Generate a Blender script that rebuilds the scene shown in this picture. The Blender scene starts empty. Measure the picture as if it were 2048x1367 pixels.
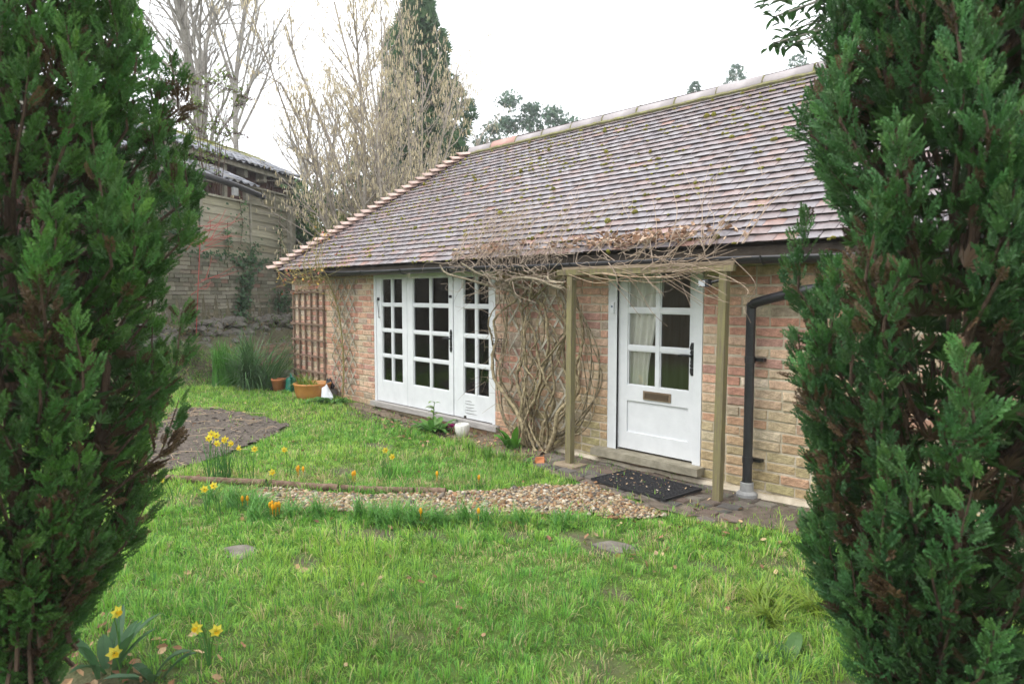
import bpy, math, random
import numpy as np
from mathutils import Vector, Matrix
rng = np.random.default_rng(7)
random.seed(7)
R = math.radians
scene = bpy.context.scene

# ------------------------------------------------------------------ camera
cam_d = bpy.data.cameras.new('camera'); cam = bpy.data.objects.new('camera', cam_d)
scene.collection.objects.link(cam)
CAM = np.array([3.925, -5.011, 1.584])
cam.location = CAM
cam.rotation_euler = (R(90 - 3.96), 0, R(46.82))
cam_d.sensor_width = 36; cam_d.lens = 24.0
cam_d.clip_start = 0.05; cam_d.clip_end = 2000
cam_d.dof.use_dof = True; cam_d.dof.focus_distance = 6.5; cam_d.dof.aperture_fstop = 3.5
scene.camera = cam

# ------------------------------------------------------------------ world, sun, exposure
SUN_EL, SUN_AZ = R(58), R(205)          # azimuth clockwise from +Y: behind and left of the photographer
world = bpy.data.worlds.new('World'); scene.world = world; world.use_nodes = True
wn = world.node_tree.nodes; wl = world.node_tree.links
wn.clear()
sky_t = wn.new('ShaderNodeTexSky'); sky_t.sky_type = 'NISHITA'; sky_t.sun_disc = False
sky_t.sun_elevation = SUN_EL; sky_t.sun_rotation = SUN_AZ
sky_t.dust_density = 5.0; sky_t.air_density = 1.0; sky_t.altitude = 50
hs = wn.new('ShaderNodeHueSaturation'); hs.inputs['Saturation'].default_value = 0.10
bg = wn.new('ShaderNodeBackground'); bg.inputs['Strength'].default_value = 0.15
wo = wn.new('ShaderNodeOutputWorld')
ov = wn.new('ShaderNodeMix'); ov.data_type = 'RGBA'; ov.inputs['Factor'].default_value = .8     # even white cloud cover over the clear sky
ov.inputs['B'].default_value = (9.4, 9.6, 10.0, 1)
wl.new(sky_t.outputs[0], hs.inputs['Color']); wl.new(hs.outputs[0], ov.inputs['A']); wl.new(ov.outputs['Result'], bg.inputs[0]); wl.new(bg.outputs[0], wo.inputs[0])
sun_d = bpy.data.lights.new('sun', 'SUN'); sun_d.energy = 1.2; sun_d.angle = R(30); sun_d.color = (1, .97, .93)
sun = bpy.data.objects.new('sun', sun_d); scene.collection.objects.link(sun)
sd = Vector((math.sin(SUN_AZ) * math.cos(SUN_EL), math.cos(SUN_AZ) * math.cos(SUN_EL), math.sin(SUN_EL)))
sun.rotation_euler = sd.to_track_quat('Z', 'Y').to_euler(); sun.location = (0, -3, 12)
scene.view_settings.view_transform = 'Standard'; scene.view_settings.look = 'None'
scene.view_settings.exposure = 0.86; scene.view_settings.gamma = 1.0
scene.view_settings.use_curve_mapping = False

# ------------------------------------------------------------------ helpers
COL = scene.collection
def lerp(a, b, t): return a + (b - a) * t
def sstep(a, b, x):
    t = np.clip((np.asarray(x, float) - a) / (b - a), 0, 1); return t * t * (3 - 2 * t)
_ph = rng.uniform(0, 6.28, (12, 2)); _fr = rng.uniform(.4, 2.6, (12, 2)) * rng.choice([-1, 1], (12, 2))
def wav(x, y, s=1.0):
    x = np.asarray(x, float); y = np.asarray(y, float); r = 0
    for k in range(12): r = r + np.sin(x * _fr[k, 0] * s + _ph[k, 0] + 1.3 * np.sin(y * _fr[k, 1] * s + _ph[k, 1]))
    return r / 6.0

class MB:
    """collects geometry for ONE mesh object"""
    def __init__(self): self.V = []; self.F = []; self.T = []; self.n = 0; self.MI = {}
    def arr(self, V, F, tint=(1, 1, 1), mi=None):
        V = np.asarray(V, float).reshape(-1, 3)
        t = np.asarray(tint, float)
        if t.ndim == 1: t = np.tile(t[:3], (len(V), 1))
        self.V.append(V); self.T.append(t)
        if isinstance(F, np.ndarray):
            if mi is not None: self.MI[len(self.F)] = np.asarray(mi)
            self.F.append(F + self.n)
        else:
            by = {}
            for f in F: by.setdefault(len(f), []).append(f)
            for k in by: self.F.append(np.array(by[k], int) + self.n)
        self.n += len(V); return self
    def box(self, lo, hi, tint=(1, 1, 1), M=None, jit=0):
        (x0, y0, z0), (x1, y1, z1) = lo, hi
        V = np.array([[x0,y0,z0],[x1,y0,z0],[x1,y1,z0],[x0,y1,z0],[x0,y0,z1],[x1,y0,z1],[x1,y1,z1],[x0,y1,z1]], float)
        if jit: V = V + rng.normal(0, jit, V.shape)
        if M is not None: V = V @ np.array(M)[:3, :3].T + np.array(M)[:3, 3]
        return self.arr(V, np.array([[0,3,2,1],[4,5,6,7],[0,1,5,4],[1,2,6,5],[2,3,7,6],[3,0,4,7]]), tint)
    def tube(self, P, rad, sides=6, tint=(1, 1, 1), cap=True):
        P = np.asarray(P, float); n = len(P)
        rad = np.broadcast_to(np.asarray(rad, float), (n,))
        T = np.gradient(P, axis=0); T /= np.linalg.norm(T, axis=1)[:, None] + 1e-9
        cand = np.array([[0, 0, 1.], [.98, .2, 0], [-.2, .98, 0], [.6, .6, .53], [-.6, .6, .53]]); ref = cand[np.argmin(np.abs(T @ cand.T).max(0))]
        A = np.cross(T, ref); A /= np.linalg.norm(A, axis=1)[:, None] + 1e-9
        B = np.cross(T, A)
        a = np.arange(sides) * 2 * math.pi / sides
        V = P[:, None] + rad[:, None, None] * (np.cos(a)[None, :, None] * A[:, None] + np.sin(a)[None, :, None] * B[:, None])
        i = np.arange(n - 1)[:, None] * sides; j = np.arange(sides)[None]; k = (j + 1) % sides
        F = np.stack([i + j, i + k, i + sides + k, i + sides + j], -1).reshape(-1, 4)
        self.arr(V.reshape(-1, 3), F, tint)
        if cap and sides > 3:
            b = self.n - n * sides
            self.F.append(np.array([list(range(sides))[::1]]) + b); self.F.append(np.array([list(range(sides))[::-1]]) + b + (n - 1) * sides)
        return self
    def lathe(self, prof, c=(0, 0, 0), sides=20, tint=(1, 1, 1), flute=0, nf=12):
        prof = np.asarray(prof, float); a = np.arange(sides) * 2 * math.pi / sides
        fl = 1 + flute * np.cos(a * nf)
        V = np.stack([prof[:, 0, None] * np.cos(a) * fl, prof[:, 0, None] * np.sin(a) * fl, np.repeat(prof[:, 1, None], sides, 1)], -1) + np.array(c)
        n = len(prof); i = np.arange(n - 1)[:, None] * sides; j = np.arange(sides)[None]; k = (j + 1) % sides
        F = np.stack([i + j, i + k, i + sides + k, i + sides + j], -1).reshape(-1, 4)
        return self.arr(V.reshape(-1, 3), F, tint)
    def inst(self, V0, F0, Rm, Tr, tint):
        """copies of a template: Rm (n,3,3), Tr (n,3), tint (n,3)"""
        n, m = len(Rm), len(V0)
        V = np.einsum('nij,mj->nmi', Rm, V0) + Tr[:, None]
        F = (F0[None] + (np.arange(n) * m)[:, None, None]).reshape(-1, F0.shape[1])
        return self.arr(V.reshape(-1, 3), F, np.repeat(tint, m, 0))
    def mesh(self, name, smooth=False):
        me = bpy.data.meshes.new(name)
        V = np.concatenate(self.V); T = np.concatenate(self.T)
        loops = np.concatenate([f.ravel() for f in self.F]); cnt = np.concatenate([np.full(len(f), f.shape[1]) for f in self.F])
        me.vertices.add(len(V)); me.vertices.foreach_set('co', V.astype(np.float32).ravel())
        me.loops.add(len(loops)); me.loops.foreach_set('vertex_index', loops.astype(np.int32))
        me.polygons.add(len(cnt)); st = np.concatenate([[0], np.cumsum(cnt)[:-1]])
        me.polygons.foreach_set('loop_start', st.astype(np.int32))
        if self.MI: me.polygons.foreach_set('material_index', np.concatenate([self.MI.get(i, np.zeros(len(f), int)) for i, f in enumerate(self.F)]).astype(np.int32))
        me.update(calc_edges=True)
        a = me.attributes.new('tint', 'FLOAT_COLOR', 'POINT')
        a.data.foreach_set('color', np.concatenate([T, np.ones((len(T), 1))], 1).astype(np.float32).ravel())
        me.polygons.foreach_set('use_smooth', np.full(len(cnt), bool(smooth)))
        return me
    def build(self, name, mat, parent=None, smooth=False, kind=None):
        me = self.mesh(name, smooth); me.materials.append(mat)
        return ob(name, me, parent, kind=kind)

def ob(name, me, parent=None, kind=None):
    o = bpy.data.objects.new(name, me); COL.objects.link(o)
    if parent is not None: o.parent = parent
    if kind: o['kind'] = kind
    return o
def tag(o, label, cat, group=None):
    o['label'] = label; o['category'] = cat
    if group: o['group'] = group
    return o
def empty(name, loc, label, cat, group=None):
    o = bpy.data.objects.new(name, None); COL.objects.link(o); o.location = loc; o.empty_display_size = .1
    EM[o.name] = np.array(loc, float)
    return tag(o, label, cat, group)
EM = {}
def part(mb, name, mat, root, smooth=False, kind=None):
    """part of a thing whose geometry was written in world space"""
    loc = EM.get(root.name, np.zeros(3))
    mb.V = [v - loc for v in mb.V]
    return mb.build(name, mat, root, smooth, kind)
def rotz(a): c, s = math.cos(a), math.sin(a); return np.array([[c, -s, 0], [s, c, 0], [0, 0, 1]])
def frames(D, roll=None):
    """(n,3,3) matrices whose Z axis is D"""
    D = D / (np.linalg.norm(D, axis=1)[:, None] + 1e-9); n = len(D)
    ref = np.where(np.abs(D[:, 2:3]) > .95, np.array([[1., 0, 0]]), np.array([[0, 0, 1.]]))
    X = np.cross(ref, D); X /= np.linalg.norm(X, axis=1)[:, None]; Y = np.cross(D, X)
    if roll is not None:
        c, s = np.cos(roll)[:, None], np.sin(roll)[:, None]; X, Y = c * X + s * Y, -s * X + c * Y
    return np.stack([X, Y, D], -1)
def catmull(P, n):
    P = np.asarray(P, float); P = np.vstack([2 * P[0] - P[1], P, 2 * P[-1] - P[-2]]); m = len(P) - 3
    t = np.linspace(0, m - 1e-6, n); i = t.astype(int); f = (t - i)[:, None]
    a, b, c, d = P[i], P[i + 1], P[i + 2], P[i + 3]
    return .5 * (2 * b + (c - a) * f + (2 * a - 5 * b + 4 * c - d) * f ** 2 + (3 * b - a - 3 * c + d) * f ** 3)

# ------------------------------------------------------------------ materials
def mat(name, c1, c2=None, scale=8, rough=.8, bump=0, bscale=60, tint=None, trans=0, spec=.3, detail=6, c3=None, metal=0, sheen=0, vec='Object', stretch=None, bdist=.01):
    m = bpy.data.materials.new(name); m.use_nodes = True; nt = m.node_tree; N, L = nt.nodes, nt.links
    p = N['Principled BSDF']; out = N['Material Output']
    p.inputs['Roughness'].default_value = rough; p.inputs['Specular IOR Level'].default_value = spec; p.inputs['Metallic'].default_value = metal
    tc = N.new('ShaderNodeTexCoord'); src = tc.outputs[vec]
    if stretch:
        mp = N.new('ShaderNodeMapping'); mp.inputs['Scale'].default_value = stretch; L.new(src, mp.inputs[0]); src = mp.outputs[0]
    col = None
    if c2 is not None:
        nz = N.new('ShaderNodeTexNoise'); nz.inputs['Scale'].default_value = scale; nz.inputs['Detail'].default_value = detail; nz.inputs['Roughness'].default_value = .65
        L.new(src, nz.inputs['Vector'])
        cr = N.new('ShaderNodeValToRGB'); L.new(nz.outputs[0], cr.inputs[0])
        e = cr.color_ramp.elements; e[0].position = .35; e[0].color = (*c1, 1); e[1].position = .65; e[1].color = (*c2, 1)
        if c3 is not None:
            q = cr.color_ramp.elements.new(.74); q.color = (*c3, 1)
        col = cr.outputs[0]
    if tint:
        if tint == 'object': ti = N.new('ShaderNodeObjectInfo').outputs['Color']
        else:
            at = N.new('ShaderNodeAttribute'); at.attribute_name = 'tint'; ti = at.outputs['Color']
        mx = N.new('ShaderNodeMix'); mx.data_type = 'RGBA'; mx.blend_type = 'MULTIPLY'; mx.inputs['Factor'].default_value = 1
        if col: L.new(col, mx.inputs['A'])
        else: mx.inputs['A'].default_value = (*c1, 1)
        L.new(ti, mx.inputs['B']); col = mx.outputs['Result']
    if col: L.new(col, p.inputs['Base Color'])
    else: p.inputs['Base Color'].default_value = (*c1, 1)
    if bump:
        bn = N.new('ShaderNodeTexNoise'); bn.inputs['Scale'].default_value = bscale; bn.inputs['Detail'].default_value = 5
        L.new(src, bn.inputs['Vector'])
        bm = N.new('ShaderNodeBump'); bm.inputs['Strength'].default_value = bump; bm.inputs['Distance'].default_value = bdist
        L.new(bn.outputs[0], bm.inputs['Height']); L.new(bm.outputs[0], p.inputs['Normal'])
    if trans:
        tr = N.new('ShaderNodeBsdfTranslucent'); ms = N.new('ShaderNodeMixShader'); ms.inputs[0].default_value = trans
        if col: L.new(col, tr.inputs[0])
        else: tr.inputs[0].default_value = (*c1, 1)
        L.new(p.outputs[0], ms.inputs[1]); L.new(tr.outputs[0], ms.inputs[2]); L.new(ms.outputs[0], out.inputs[0])
    return m
def glass_mat():
    m = bpy.data.materials.new('window_glass'); m.use_nodes = True; nt = m.node_tree; N, L = nt.nodes, nt.links; N.clear()
    o = N.new('ShaderNodeOutputMaterial'); t = N.new('ShaderNodeBsdfTransparent'); t.inputs[0].default_value = (.965, .975, .965, 1)
    g = N.new('ShaderNodeBsdfGlossy'); g.inputs['Roughness'].default_value = .02; g.inputs[0].default_value = (1, 1, 1, 1)
    fr = N.new('ShaderNodeFresnel'); fr.inputs[0].default_value = 1.5
    mu = N.new('ShaderNodeMath'); mu.operation = 'MULTIPLY'; mu.inputs[1].default_value = 1.15; mu.use_clamp = True
    nz = N.new('ShaderNodeTexNoise'); nz.inputs['Scale'].default_value = 5; tc = N.new('ShaderNodeTexCoord'); L.new(tc.outputs['Object'], nz.inputs[0])
    bm = N.new('ShaderNodeBump'); bm.inputs['Strength'].default_value = .08; bm.inputs['Distance'].default_value = .02; L.new(nz.outputs[0], bm.inputs['Height']); L.new(bm.outputs[0], g.inputs['Normal'])
    ms = N.new('ShaderNodeMixShader'); L.new(fr.outputs[0], mu.inputs[0]); L.new(mu.outputs[0], ms.inputs[0]); L.new(t.outputs[0], ms.inputs[1]); L.new(g.outputs[0], ms.inputs[2]); L.new(ms.outputs[0], o.inputs[0])
    return m
W1 = (1, 1, 1)
Mt = dict(
 brick_o=mat('brick_face', (.66, .64, .62), (1.16, 1.14, 1.12), 26, .9, 1.0, 70, 'object', c3=(1.5, 1.52, 1.5)),
 brick_t=mat('brick_face_far', (.66, .64, .62), (1.16, 1.14, 1.12), 26, .9, 1.0, 70, 'attr', c3=(1.5, 1.52, 1.5)),
 mortar=mat('mortar', (.42, .36, .26), (.60, .53, .42), 9, .95, .7, 140),
 tile_o=mat('clay_tile', (.75, .75, .80), (1.15, 1.1, 1.12), 14, .26, .25, 120, 'object', spec=1.0),
 tile_t=mat('clay_tile_far', (.75, .75, .80), (1.15, 1.1, 1.12), 14, .26, .25, 120, 'attr', spec=1.0),
 ridge=mat('ridge_clay', (.29, .26, .26), (.38, .345, .345), 5, .55, .3, 90, 'object'),
 bonnet=mat('bonnet_clay', (.44, .29, .24), (.52, .40, .35), 7, .6, .3, 90, 'object'),
 bedding=mat('mossy_bedding', (.16, .14, .10), (.22, .22, .08), 20, .95, .8, 120),
 moss=mat('moss', (.10, .115, .015), (.20, .19, .03), 60, .95, .9, 200, 'attr'),
 white=mat('white_paint', (.61, .625, .64), (.68, .695, .71), 6, .5, .12, 60),
 whitetop=mat('white_paint_algae', (.72, .74, .70), (.82, .83, .82), 6, .5, .15, 60),
 stone=mat('sill_stone', (.20, .18, .13), (.33, .30, .23), 10, .9, .5, 120),
 woodsill=mat('grey_timber', (.30, .28, .26), (.42, .40, .38), 6, .85, .5, 80, stretch=(1, 12, 12)),
 green_wood=mat('algae_post', (.17, .14, .095), (.24, .215, .095), 5, .85, .5, 60, stretch=(8, 8, .8), c3=(.31, .27, .19)),
 old_wood=mat('weathered_wood', (.22, .17, .11), (.36, .29, .21), 6, .85, .5, 70, stretch=(.8, 9, 9)),
 lattice=mat('lattice_wood', (.25, .22, .165), (.42, .39, .32), 9, .9, .4, 80),
 brown_wood=mat('brown_trellis', (.13, .085, .06), (.24, .165, .12), 9, .9, .4, 80),
 black=mat('black_plastic', (.012, .012, .014), (.028, .028, .032), 6, .42, .1, 60, spec=.5),
 iron=mat('black_iron', (.008, .008, .009), None, rough=.45, spec=.5),
 grey_pl=mat('grey_collar', (.24, .24, .24), (.36, .36, .35), 12, .7, .3, 80),
 bronze=mat('letterbox_bronze', (.20, .145, .10), (.28, .21, .15), 9, .45, .1, 50, metal=.4),
 glass=glass_mat(),
 darkwood=mat('fascia_dark', (.035, .028, .022), (.07, .055, .04), 9, .85, .3, 60),
 inner_wall=mat('inner_wall', (.42, .31, .23), (.52, .41, .32), 3, .8, .2, 30, stretch=(6, 6, .6)),
 inner_floor=mat('inner_floor', (.20, .14, .09), (.28, .20, .14), 4, .6),
 inner_pale=mat('inner_plaster', (.42, .40, .35), (.5, .48, .43), 3, .9),
 timber=mat('orange_timber', (.33, .15, .06), (.45, .23, .10), 3, .6, .2, 40, stretch=(9, 9, .7)),
 curtain=mat('curtain', (.80, .78, .72), (.86, .84, .79), 30, .9, .2, 200),
 bark_vine=mat('vine_bark', (.115, .095, .062), (.34, .29, .205), 26, .95, 1.0, 90, 'attr'),
 twig=mat('dry_twig', (.21, .155, .115), (.38, .31, .245), 20, .9, 0, tint='attr'),
 bark=mat('grey_bark', (.21, .19, .165), (.38, .36, .32), 6, .9, .6, 30, 'attr'),
 hazel=mat('hazel_bark', (.22, .185, .15), (.38, .34, .29), 8, .9, .4, 30, 'attr'),
 catkin=mat('catkin', (.58, .49, .30), (.68, .59, .40), 3, .9, tint='attr', trans=.2),
 cyp=mat('cypress_leaf', (.92, .95, .9), (1.08, 1.05, 1.0), 3, .55, tint='attr', trans=.22, spec=.35),
 cypbark=mat('cypress_bark', (.06, .038, .026), (.13, .085, .06), 30, .95, .8, 90, stretch=(4, 4, .6)),
 needle=mat('conifer_leaf', (.85, .9, .9), (1.1, 1.1, 1.1), 2, .7, tint='attr', trans=.3),
 leaf=mat('leaf', (.85, .9, .85), (1.1, 1.1, 1.0), 12, .5, tint='attr', trans=.3, spec=.4),
 grass=mat('grass', (.85, .9, .85), (1.12, 1.1, 1.05), 1.2, .6, tint='attr', trans=.35, spec=.3),
 ground=None, soil=mat('bare_soil', (.070, .057, .046), (.150, .125, .102), 22, .95, 1, 45, bdist=.03),
 pebble=mat('pebble', (.8, .8, .8), (1.15, 1.15, 1.15), 30, .7, tint='attr'),
 paver=mat('paver', (.75, .75, .75), (1.2, 1.2, 1.2), 14, .9, .8, 80, 'object'),
 log=mat('edging_bark', (.10, .06, .038), (.21, .145, .10), 18, .85, .7, 70, stretch=(1, 1, 1)),
 mat=mat('rubber', (.012, .012, .013), (.025, .025, .027), 30, .75, .3, 100),
 dead=mat('dead_leaf', (.8, .8, .8), (1.2, 1.15, 1.1), 25, .9, tint='attr', trans=.15),
 terra=mat('glazed_terracotta', (.36, .145, .035), (.47, .22, .06), 6, .5, .2, 40, spec=.4),
 terra2=mat('plain_terracotta', (.42, .15, .06), (.5, .2, .09), 6, .8, .2, 40),
 cerwhite=mat('white_ceramic', (.62, .62, .56), (.74, .73, .68), 9, .5, .2, 60),
 plbag=mat('white_polythene', (.72, .74, .78), (.8, .82, .85), 9, .35, .4, 25, trans=.2),
 blkbag=mat('black_polythene', (.02, .021, .028), (.045, .045, .06), 9, .28, .5, 25),
 can=mat('green_plastic', (.01, .13, .09), (.02, .17, .12), 9, .4),
 petal=mat('petal', (.9, .9, .9), (1.05, 1.05, 1.05), 9, .6, tint='attr', trans=.3),
 fence=mat('fence_board', (.78, .78, .76), (1.18, 1.16, 1.1), 5, .9, .6, 60, 'object', stretch=(.7, 6, 10)),
 fpost=mat('fence_post', (.20, .185, .14), (.34, .32, .26), 7, .9, .5, 60),
 stonew=mat('wall_stone', (.72, .72, .72), (1.22, 1.22, 1.2), 9, .95, .9, 50, 'object', c3=(1.05, 1.12, .8)),
 rubble=mat('rubble_stone', (.10, .09, .078), (.20, .185, .16), 6, .95, .9, 30, c3=(.17, .165, .045)),
 core=mat('wall_core', (.10, .08, .06), (.17, .14, .10), 8, .95, .6, 40),
 pantile=mat('pantile', (.75, .75, .78), (1.2, 1.2, 1.22), 8, .5, .4, 60, 'object', spec=.5),
 redboard=mat('red_brown_board', (.07, .03, .022), (.12, .055, .04), 6, .85, .3, 40, stretch=(8, 8, .7)),
 redstem=mat('red_stem', (.30, .05, .045), (.36, .09, .07), 9, .6),
 alu=mat('aerial_metal', (.5, .5, .5), None, rough=.4, metal=.8),
 sensor=mat('lens_grey', (.45, .47, .5), None, rough=.3),
)

# ------------------------------------------------------------------ terrain
SLABS = [(-.22, -3.42, .13), (1.32, -1.66, .14)]
WORN = [(1.25, -1.75, .22), (.75, -1.98, .14), (1.05, -1.72, .16), (.1, -2.62, .20), (-.1, -2.78, .12), (.35, -2.40, .13), (1.9, -1.55, .16), (.2, -3.2, .12), (1.75, -2.2, .12), (-1.55, -1.95, .18), (-2.2, -1.2, .2)]

U = np.array([-.55, .835]); U /= np.linalg.norm(U)          # along the boundary wall (to the right, away)
NRM = np.array([-U[1], U[0]])                                # away from the garden
W0 = np.array([-9.85, -.066])
def sdist(x, y): return (np.asarray(x) - W0[0]) * NRM[0] + (np.asarray(y) - W0[1]) * NRM[1]
def gz(x, y):
    x = np.asarray(x, float); y = np.asarray(y, float)
    z = .07 * sstep(-2.8, -5.2, x) + .018 * wav(x, y, 1.3) * sstep(.0, -.8, y) * sstep(-.9, -2, x + y * .0 - 1.2)
    s = sdist(x, y)
    z = z + sstep(-1.25, -.1, s) * .78
    z = np.where(s > .05, 2.2 + .10 * np.clip(s - 1, 0, 60), z)
    inside = (x > -6.6) & (x < 4.1) & (y > .1) & (y < 4.3)
    return np.where(inside, -.1, z)
def gzf(x, y): return float(gz(x, y))
def axis_vals(lo, hi, step, far):
    a = np.arange(lo, hi + 1e-6, step); g = step; out = [a]; l, h = [], []
    p = lo; q = hi
    while p > -far:
        g *= 1.35; p -= g; l.append(p)
    g = step
    while q < far:
        g *= 1.35; q += g; h.append(q)
    return np.concatenate([l[::-1], a, h])
gx = axis_vals(-13, 6, .10, 75); gy = axis_vals(-7, 4, .10, 75)
GX, GY = np.meshgrid(gx, gy, indexing='ij'); GZ = gz(GX, GY)
nx, ny = len(gx), len(gy)
idx = np.arange(nx * ny).reshape(nx, ny)
F = np.stack([idx[:-1, :-1], idx[1:, :-1], idx[1:, 1:], idx[:-1, 1:]], -1).reshape(-1, 4)
gm = mat('lawn_ground', (.75, .75, .75), (1.15, 1.15, 1.15), 3.5, .95, .9, 30, 'attr', c3=(1.4, 1.2, 1.2), bdist=.03)
gcol = np.tile(np.array([.085, .135, .026]), (GX.size, 1)); brown = np.array([.105, .082, .058])
wx, wy = GX.ravel(), GY.ravel(); kk = sstep(-1.35, -.85, sdist(wx, wy)) * .85
for (sx, sy, sr) in WORN: kk = np.maximum(kk, np.exp(-((wx - sx) ** 2 + ((wy - sy) * 1.5) ** 2) / (sr * .9) ** 2))
kk = np.maximum(kk, np.exp(-((wx - .97) ** 2 + (wy + 4.65) ** 2) / .25)); kk = np.maximum(kk, np.exp(-((wx - 3.256) ** 2 + (wy + 2.364) ** 2) / .2))
kk = np.maximum(kk, (wy > -.6) & (wx > -4.5) & (wx < 4))
kk = np.maximum(kk, .6 * np.clip(wav(wx * 2.3, wy * 2.3, 2.0) - .85, 0, 1) * 2 * (wy < -.6)).clip(0, 1)
gcol = gcol * (1 - kk[:, None]) + brown * kk[:, None]
b = MB(); b.arr(np.stack([GX, GY, GZ], -1).reshape(-1, 3), F, gcol)
ground = b.build('ground', gm, smooth=True, kind='structure')

def inpoly(x, y, P):
    P = np.asarray(P); r = np.zeros(np.shape(x), bool); j = len(P) - 1
    for i in range(len(P)):
        c = ((P[i, 1] > y) != (P[j, 1] > y)) & (x < (P[j, 0] - P[i, 0]) * (y - P[i, 1]) / (P[j, 1] - P[i, 1] + 1e-12) + P[i, 0])
        r ^= c; j = i
    return r
SOIL = np.array([(-3.1, -3.25), (-5.6, -2.2), (-5.4, -1.95), (-5.0, -1.68), (-4.24, -1.47), (-3.76, -1.43), (-3.24, -1.9), (-2.88, -2.37), (-2.66, -2.74), (-2.5, -3.2)])
GRAV = np.array([(-1.5, -2.75), (-.88, -2.28), (-.39, -1.83), (-.17, -1.52), (0, -1.13), (.3, -.72), (.75, -.84), (1.22, -.9), (1.16, -1.1), (.72, -1.42), (.35, -1.82), (.11, -2.08), (-.19, -2.32), (-.49, -2.56), (-.85, -2.8), (-1.3, -2.95)])
PAVE = np.array([(-.75, -.02), (-.75, -.55), (-.1, -.72), (.3, -.76), (1.2, -.85), (1.5, -.80), (2.0, -.62), (3.5, -.6), (3.5, -.02)])
def sheet(name, poly, mt, dz, rise=.0, kind='structure', step=.06, rough=.012, edge=.15):
    lo, hi = poly.min(0), poly.max(0)
    xs = np.arange(lo[0] - .1, hi[0] + .1, step); ys = np.arange(lo[1] - .1, hi[1] + .1, step)
    X, Y = np.meshgrid(xs, ys, indexing='ij')
    Xj = X + .10 * wav(X * 3, Y * 3, 2.3) * .3; Yj = Y + .10 * wav(Y * 3 + 5, X * 3, 2.1) * .3
    ins = inpoly(Xj, Yj, poly)
    Z = gz(X, Y) + dz + rise + rng.normal(0, rough, X.shape)
    id_ = np.arange(X.size).reshape(X.shape)
    c = ins[:-1, :-1] & ins[1:, :-1] & ins[1:, 1:] & ins[:-1, 1:]
    F = np.stack([id_[:-1, :-1], id_[1:, :-1], id_[1:, 1:], id_[:-1, 1:]], -1)[c]
    used = np.unique(F); re = -np.ones(X.size, int); re[used] = np.arange(len(used))
    V = np.stack([X, Y, Z], -1).reshape(-1, 3)[used]
    b = MB(); b.arr(V, re[F]); return b.build(name, mt, smooth=True, kind=kind)
soil = sheet('soil_patch', SOIL, Mt['soil'], .022, rough=.005)
gravel_base = sheet('path', GRAV, mat('path_grit', (.20, .15, .10), (.30, .24, .17), 40, .95, .8, 120), .012, rough=.002)
pave = sheet('paving', PAVE, mat('paving_soil', (.085, .068, .052), (.16, .13, .10), 14, .95, .8, 60, c3=(.12, .13, .04)), .008, rough=.003)
# planting bed in front of the french doors
BED = np.array([(-4.6, -.02), (-4.6, -.30), (-3.0, -.34), (-1.6, -.52), (-.8, -.6), (-.7, -.02)])
bed = sheet('flower_bed', BED, mat('bed_soil', (.10, .075, .05), (.20, .155, .11), 16, .95, .9, 60), .010, rough=.008)
BED2 = np.array([(-6.4, -.05), (-6.3, -.45), (-7.4, -.8), (-8.3, -.75), (-9.2, .2), (-9.0, 1.5), (-6.9, 1.5), (-6.9, -.05)])
bed2 = sheet('border', BED2, Mt['soil'], .012, rough=.02)

# ------------------------------------------------------------------ the cottage
house = empty('brick_cottage', (0, 0, 0), 'low brick cottage with mossy red-brown tiled roof and white glazed doors', 'house')
H = 1.95
XL, XR = -6.657, 4.0
FX0, FX1, FZ0, FZ1 = -4.18, -1.69, .10, 1.93        # french door opening
DX0, DX1, DZ0, DZ1 = -.105, .89, .10, 1.88           # front door opening
def wall_boxes(b, t0, t1):
    for (x0, x1, z0, z1) in [(XL, FX0, -.3, H), (FX0, FX1, -.3, FZ0), (FX0, FX1, FZ1, H), (FX1, DX0, -.3, H), (DX0, DX1, -.3, DZ0), (DX0, DX1, DZ1, H), (DX1, XR, -.3, H)]:
        b.box((x0, t0, z0), (x1, t1, z1))
b = MB(); wall_boxes(b, .008, .22)
wall = b.build('wall', Mt['mortar'], house)
# end and rear walls (left end wall has a window; rear openings are added for light)
b = MB(); X0 = XL + .002; T = .22
b.box((X0, .221, -.3), (X0 + T, 2.1, H)); b.box((X0, 3.1, -.3), (X0 + T, 4.3, H)); b.box((X0, 2.101, -.3), (X0 + T, 3.099, 1.0)); b.box((X0, 2.101, 1.8), (X0 + T, 3.099, H))
for (x0_, x1_, z0_, z1_) in ((X0 + T, -6.0, -.3, H), (-6.0, -3.2, -.3, .75), (-6.0, -3.2, 1.85, H), (-3.2, .2, -.3, H), (.2, 1.5, -.3, .85), (.2, 1.5, 1.85, H), (1.5, XR - T, -.3, H)): b.box((x0_, 4.08, z0_), (x1_, 4.3, z1_))
b.box((XR - T, .221, -.3), (XR, 4.3, H))
gab = np.array([[XR - T, .0, H], [XR, .0, H], [XR, 4.3, H], [XR - T, 4.3, H], [XR - T, 2.15, 3.72], [XR, 2.15, 3.72]])
b.arr(gab, [(0, 1, 5, 4), (2, 3, 4, 5), (1, 2, 5), (0, 4, 3)])
b.build('side_wall', Mt['mortar'], house)

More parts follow.
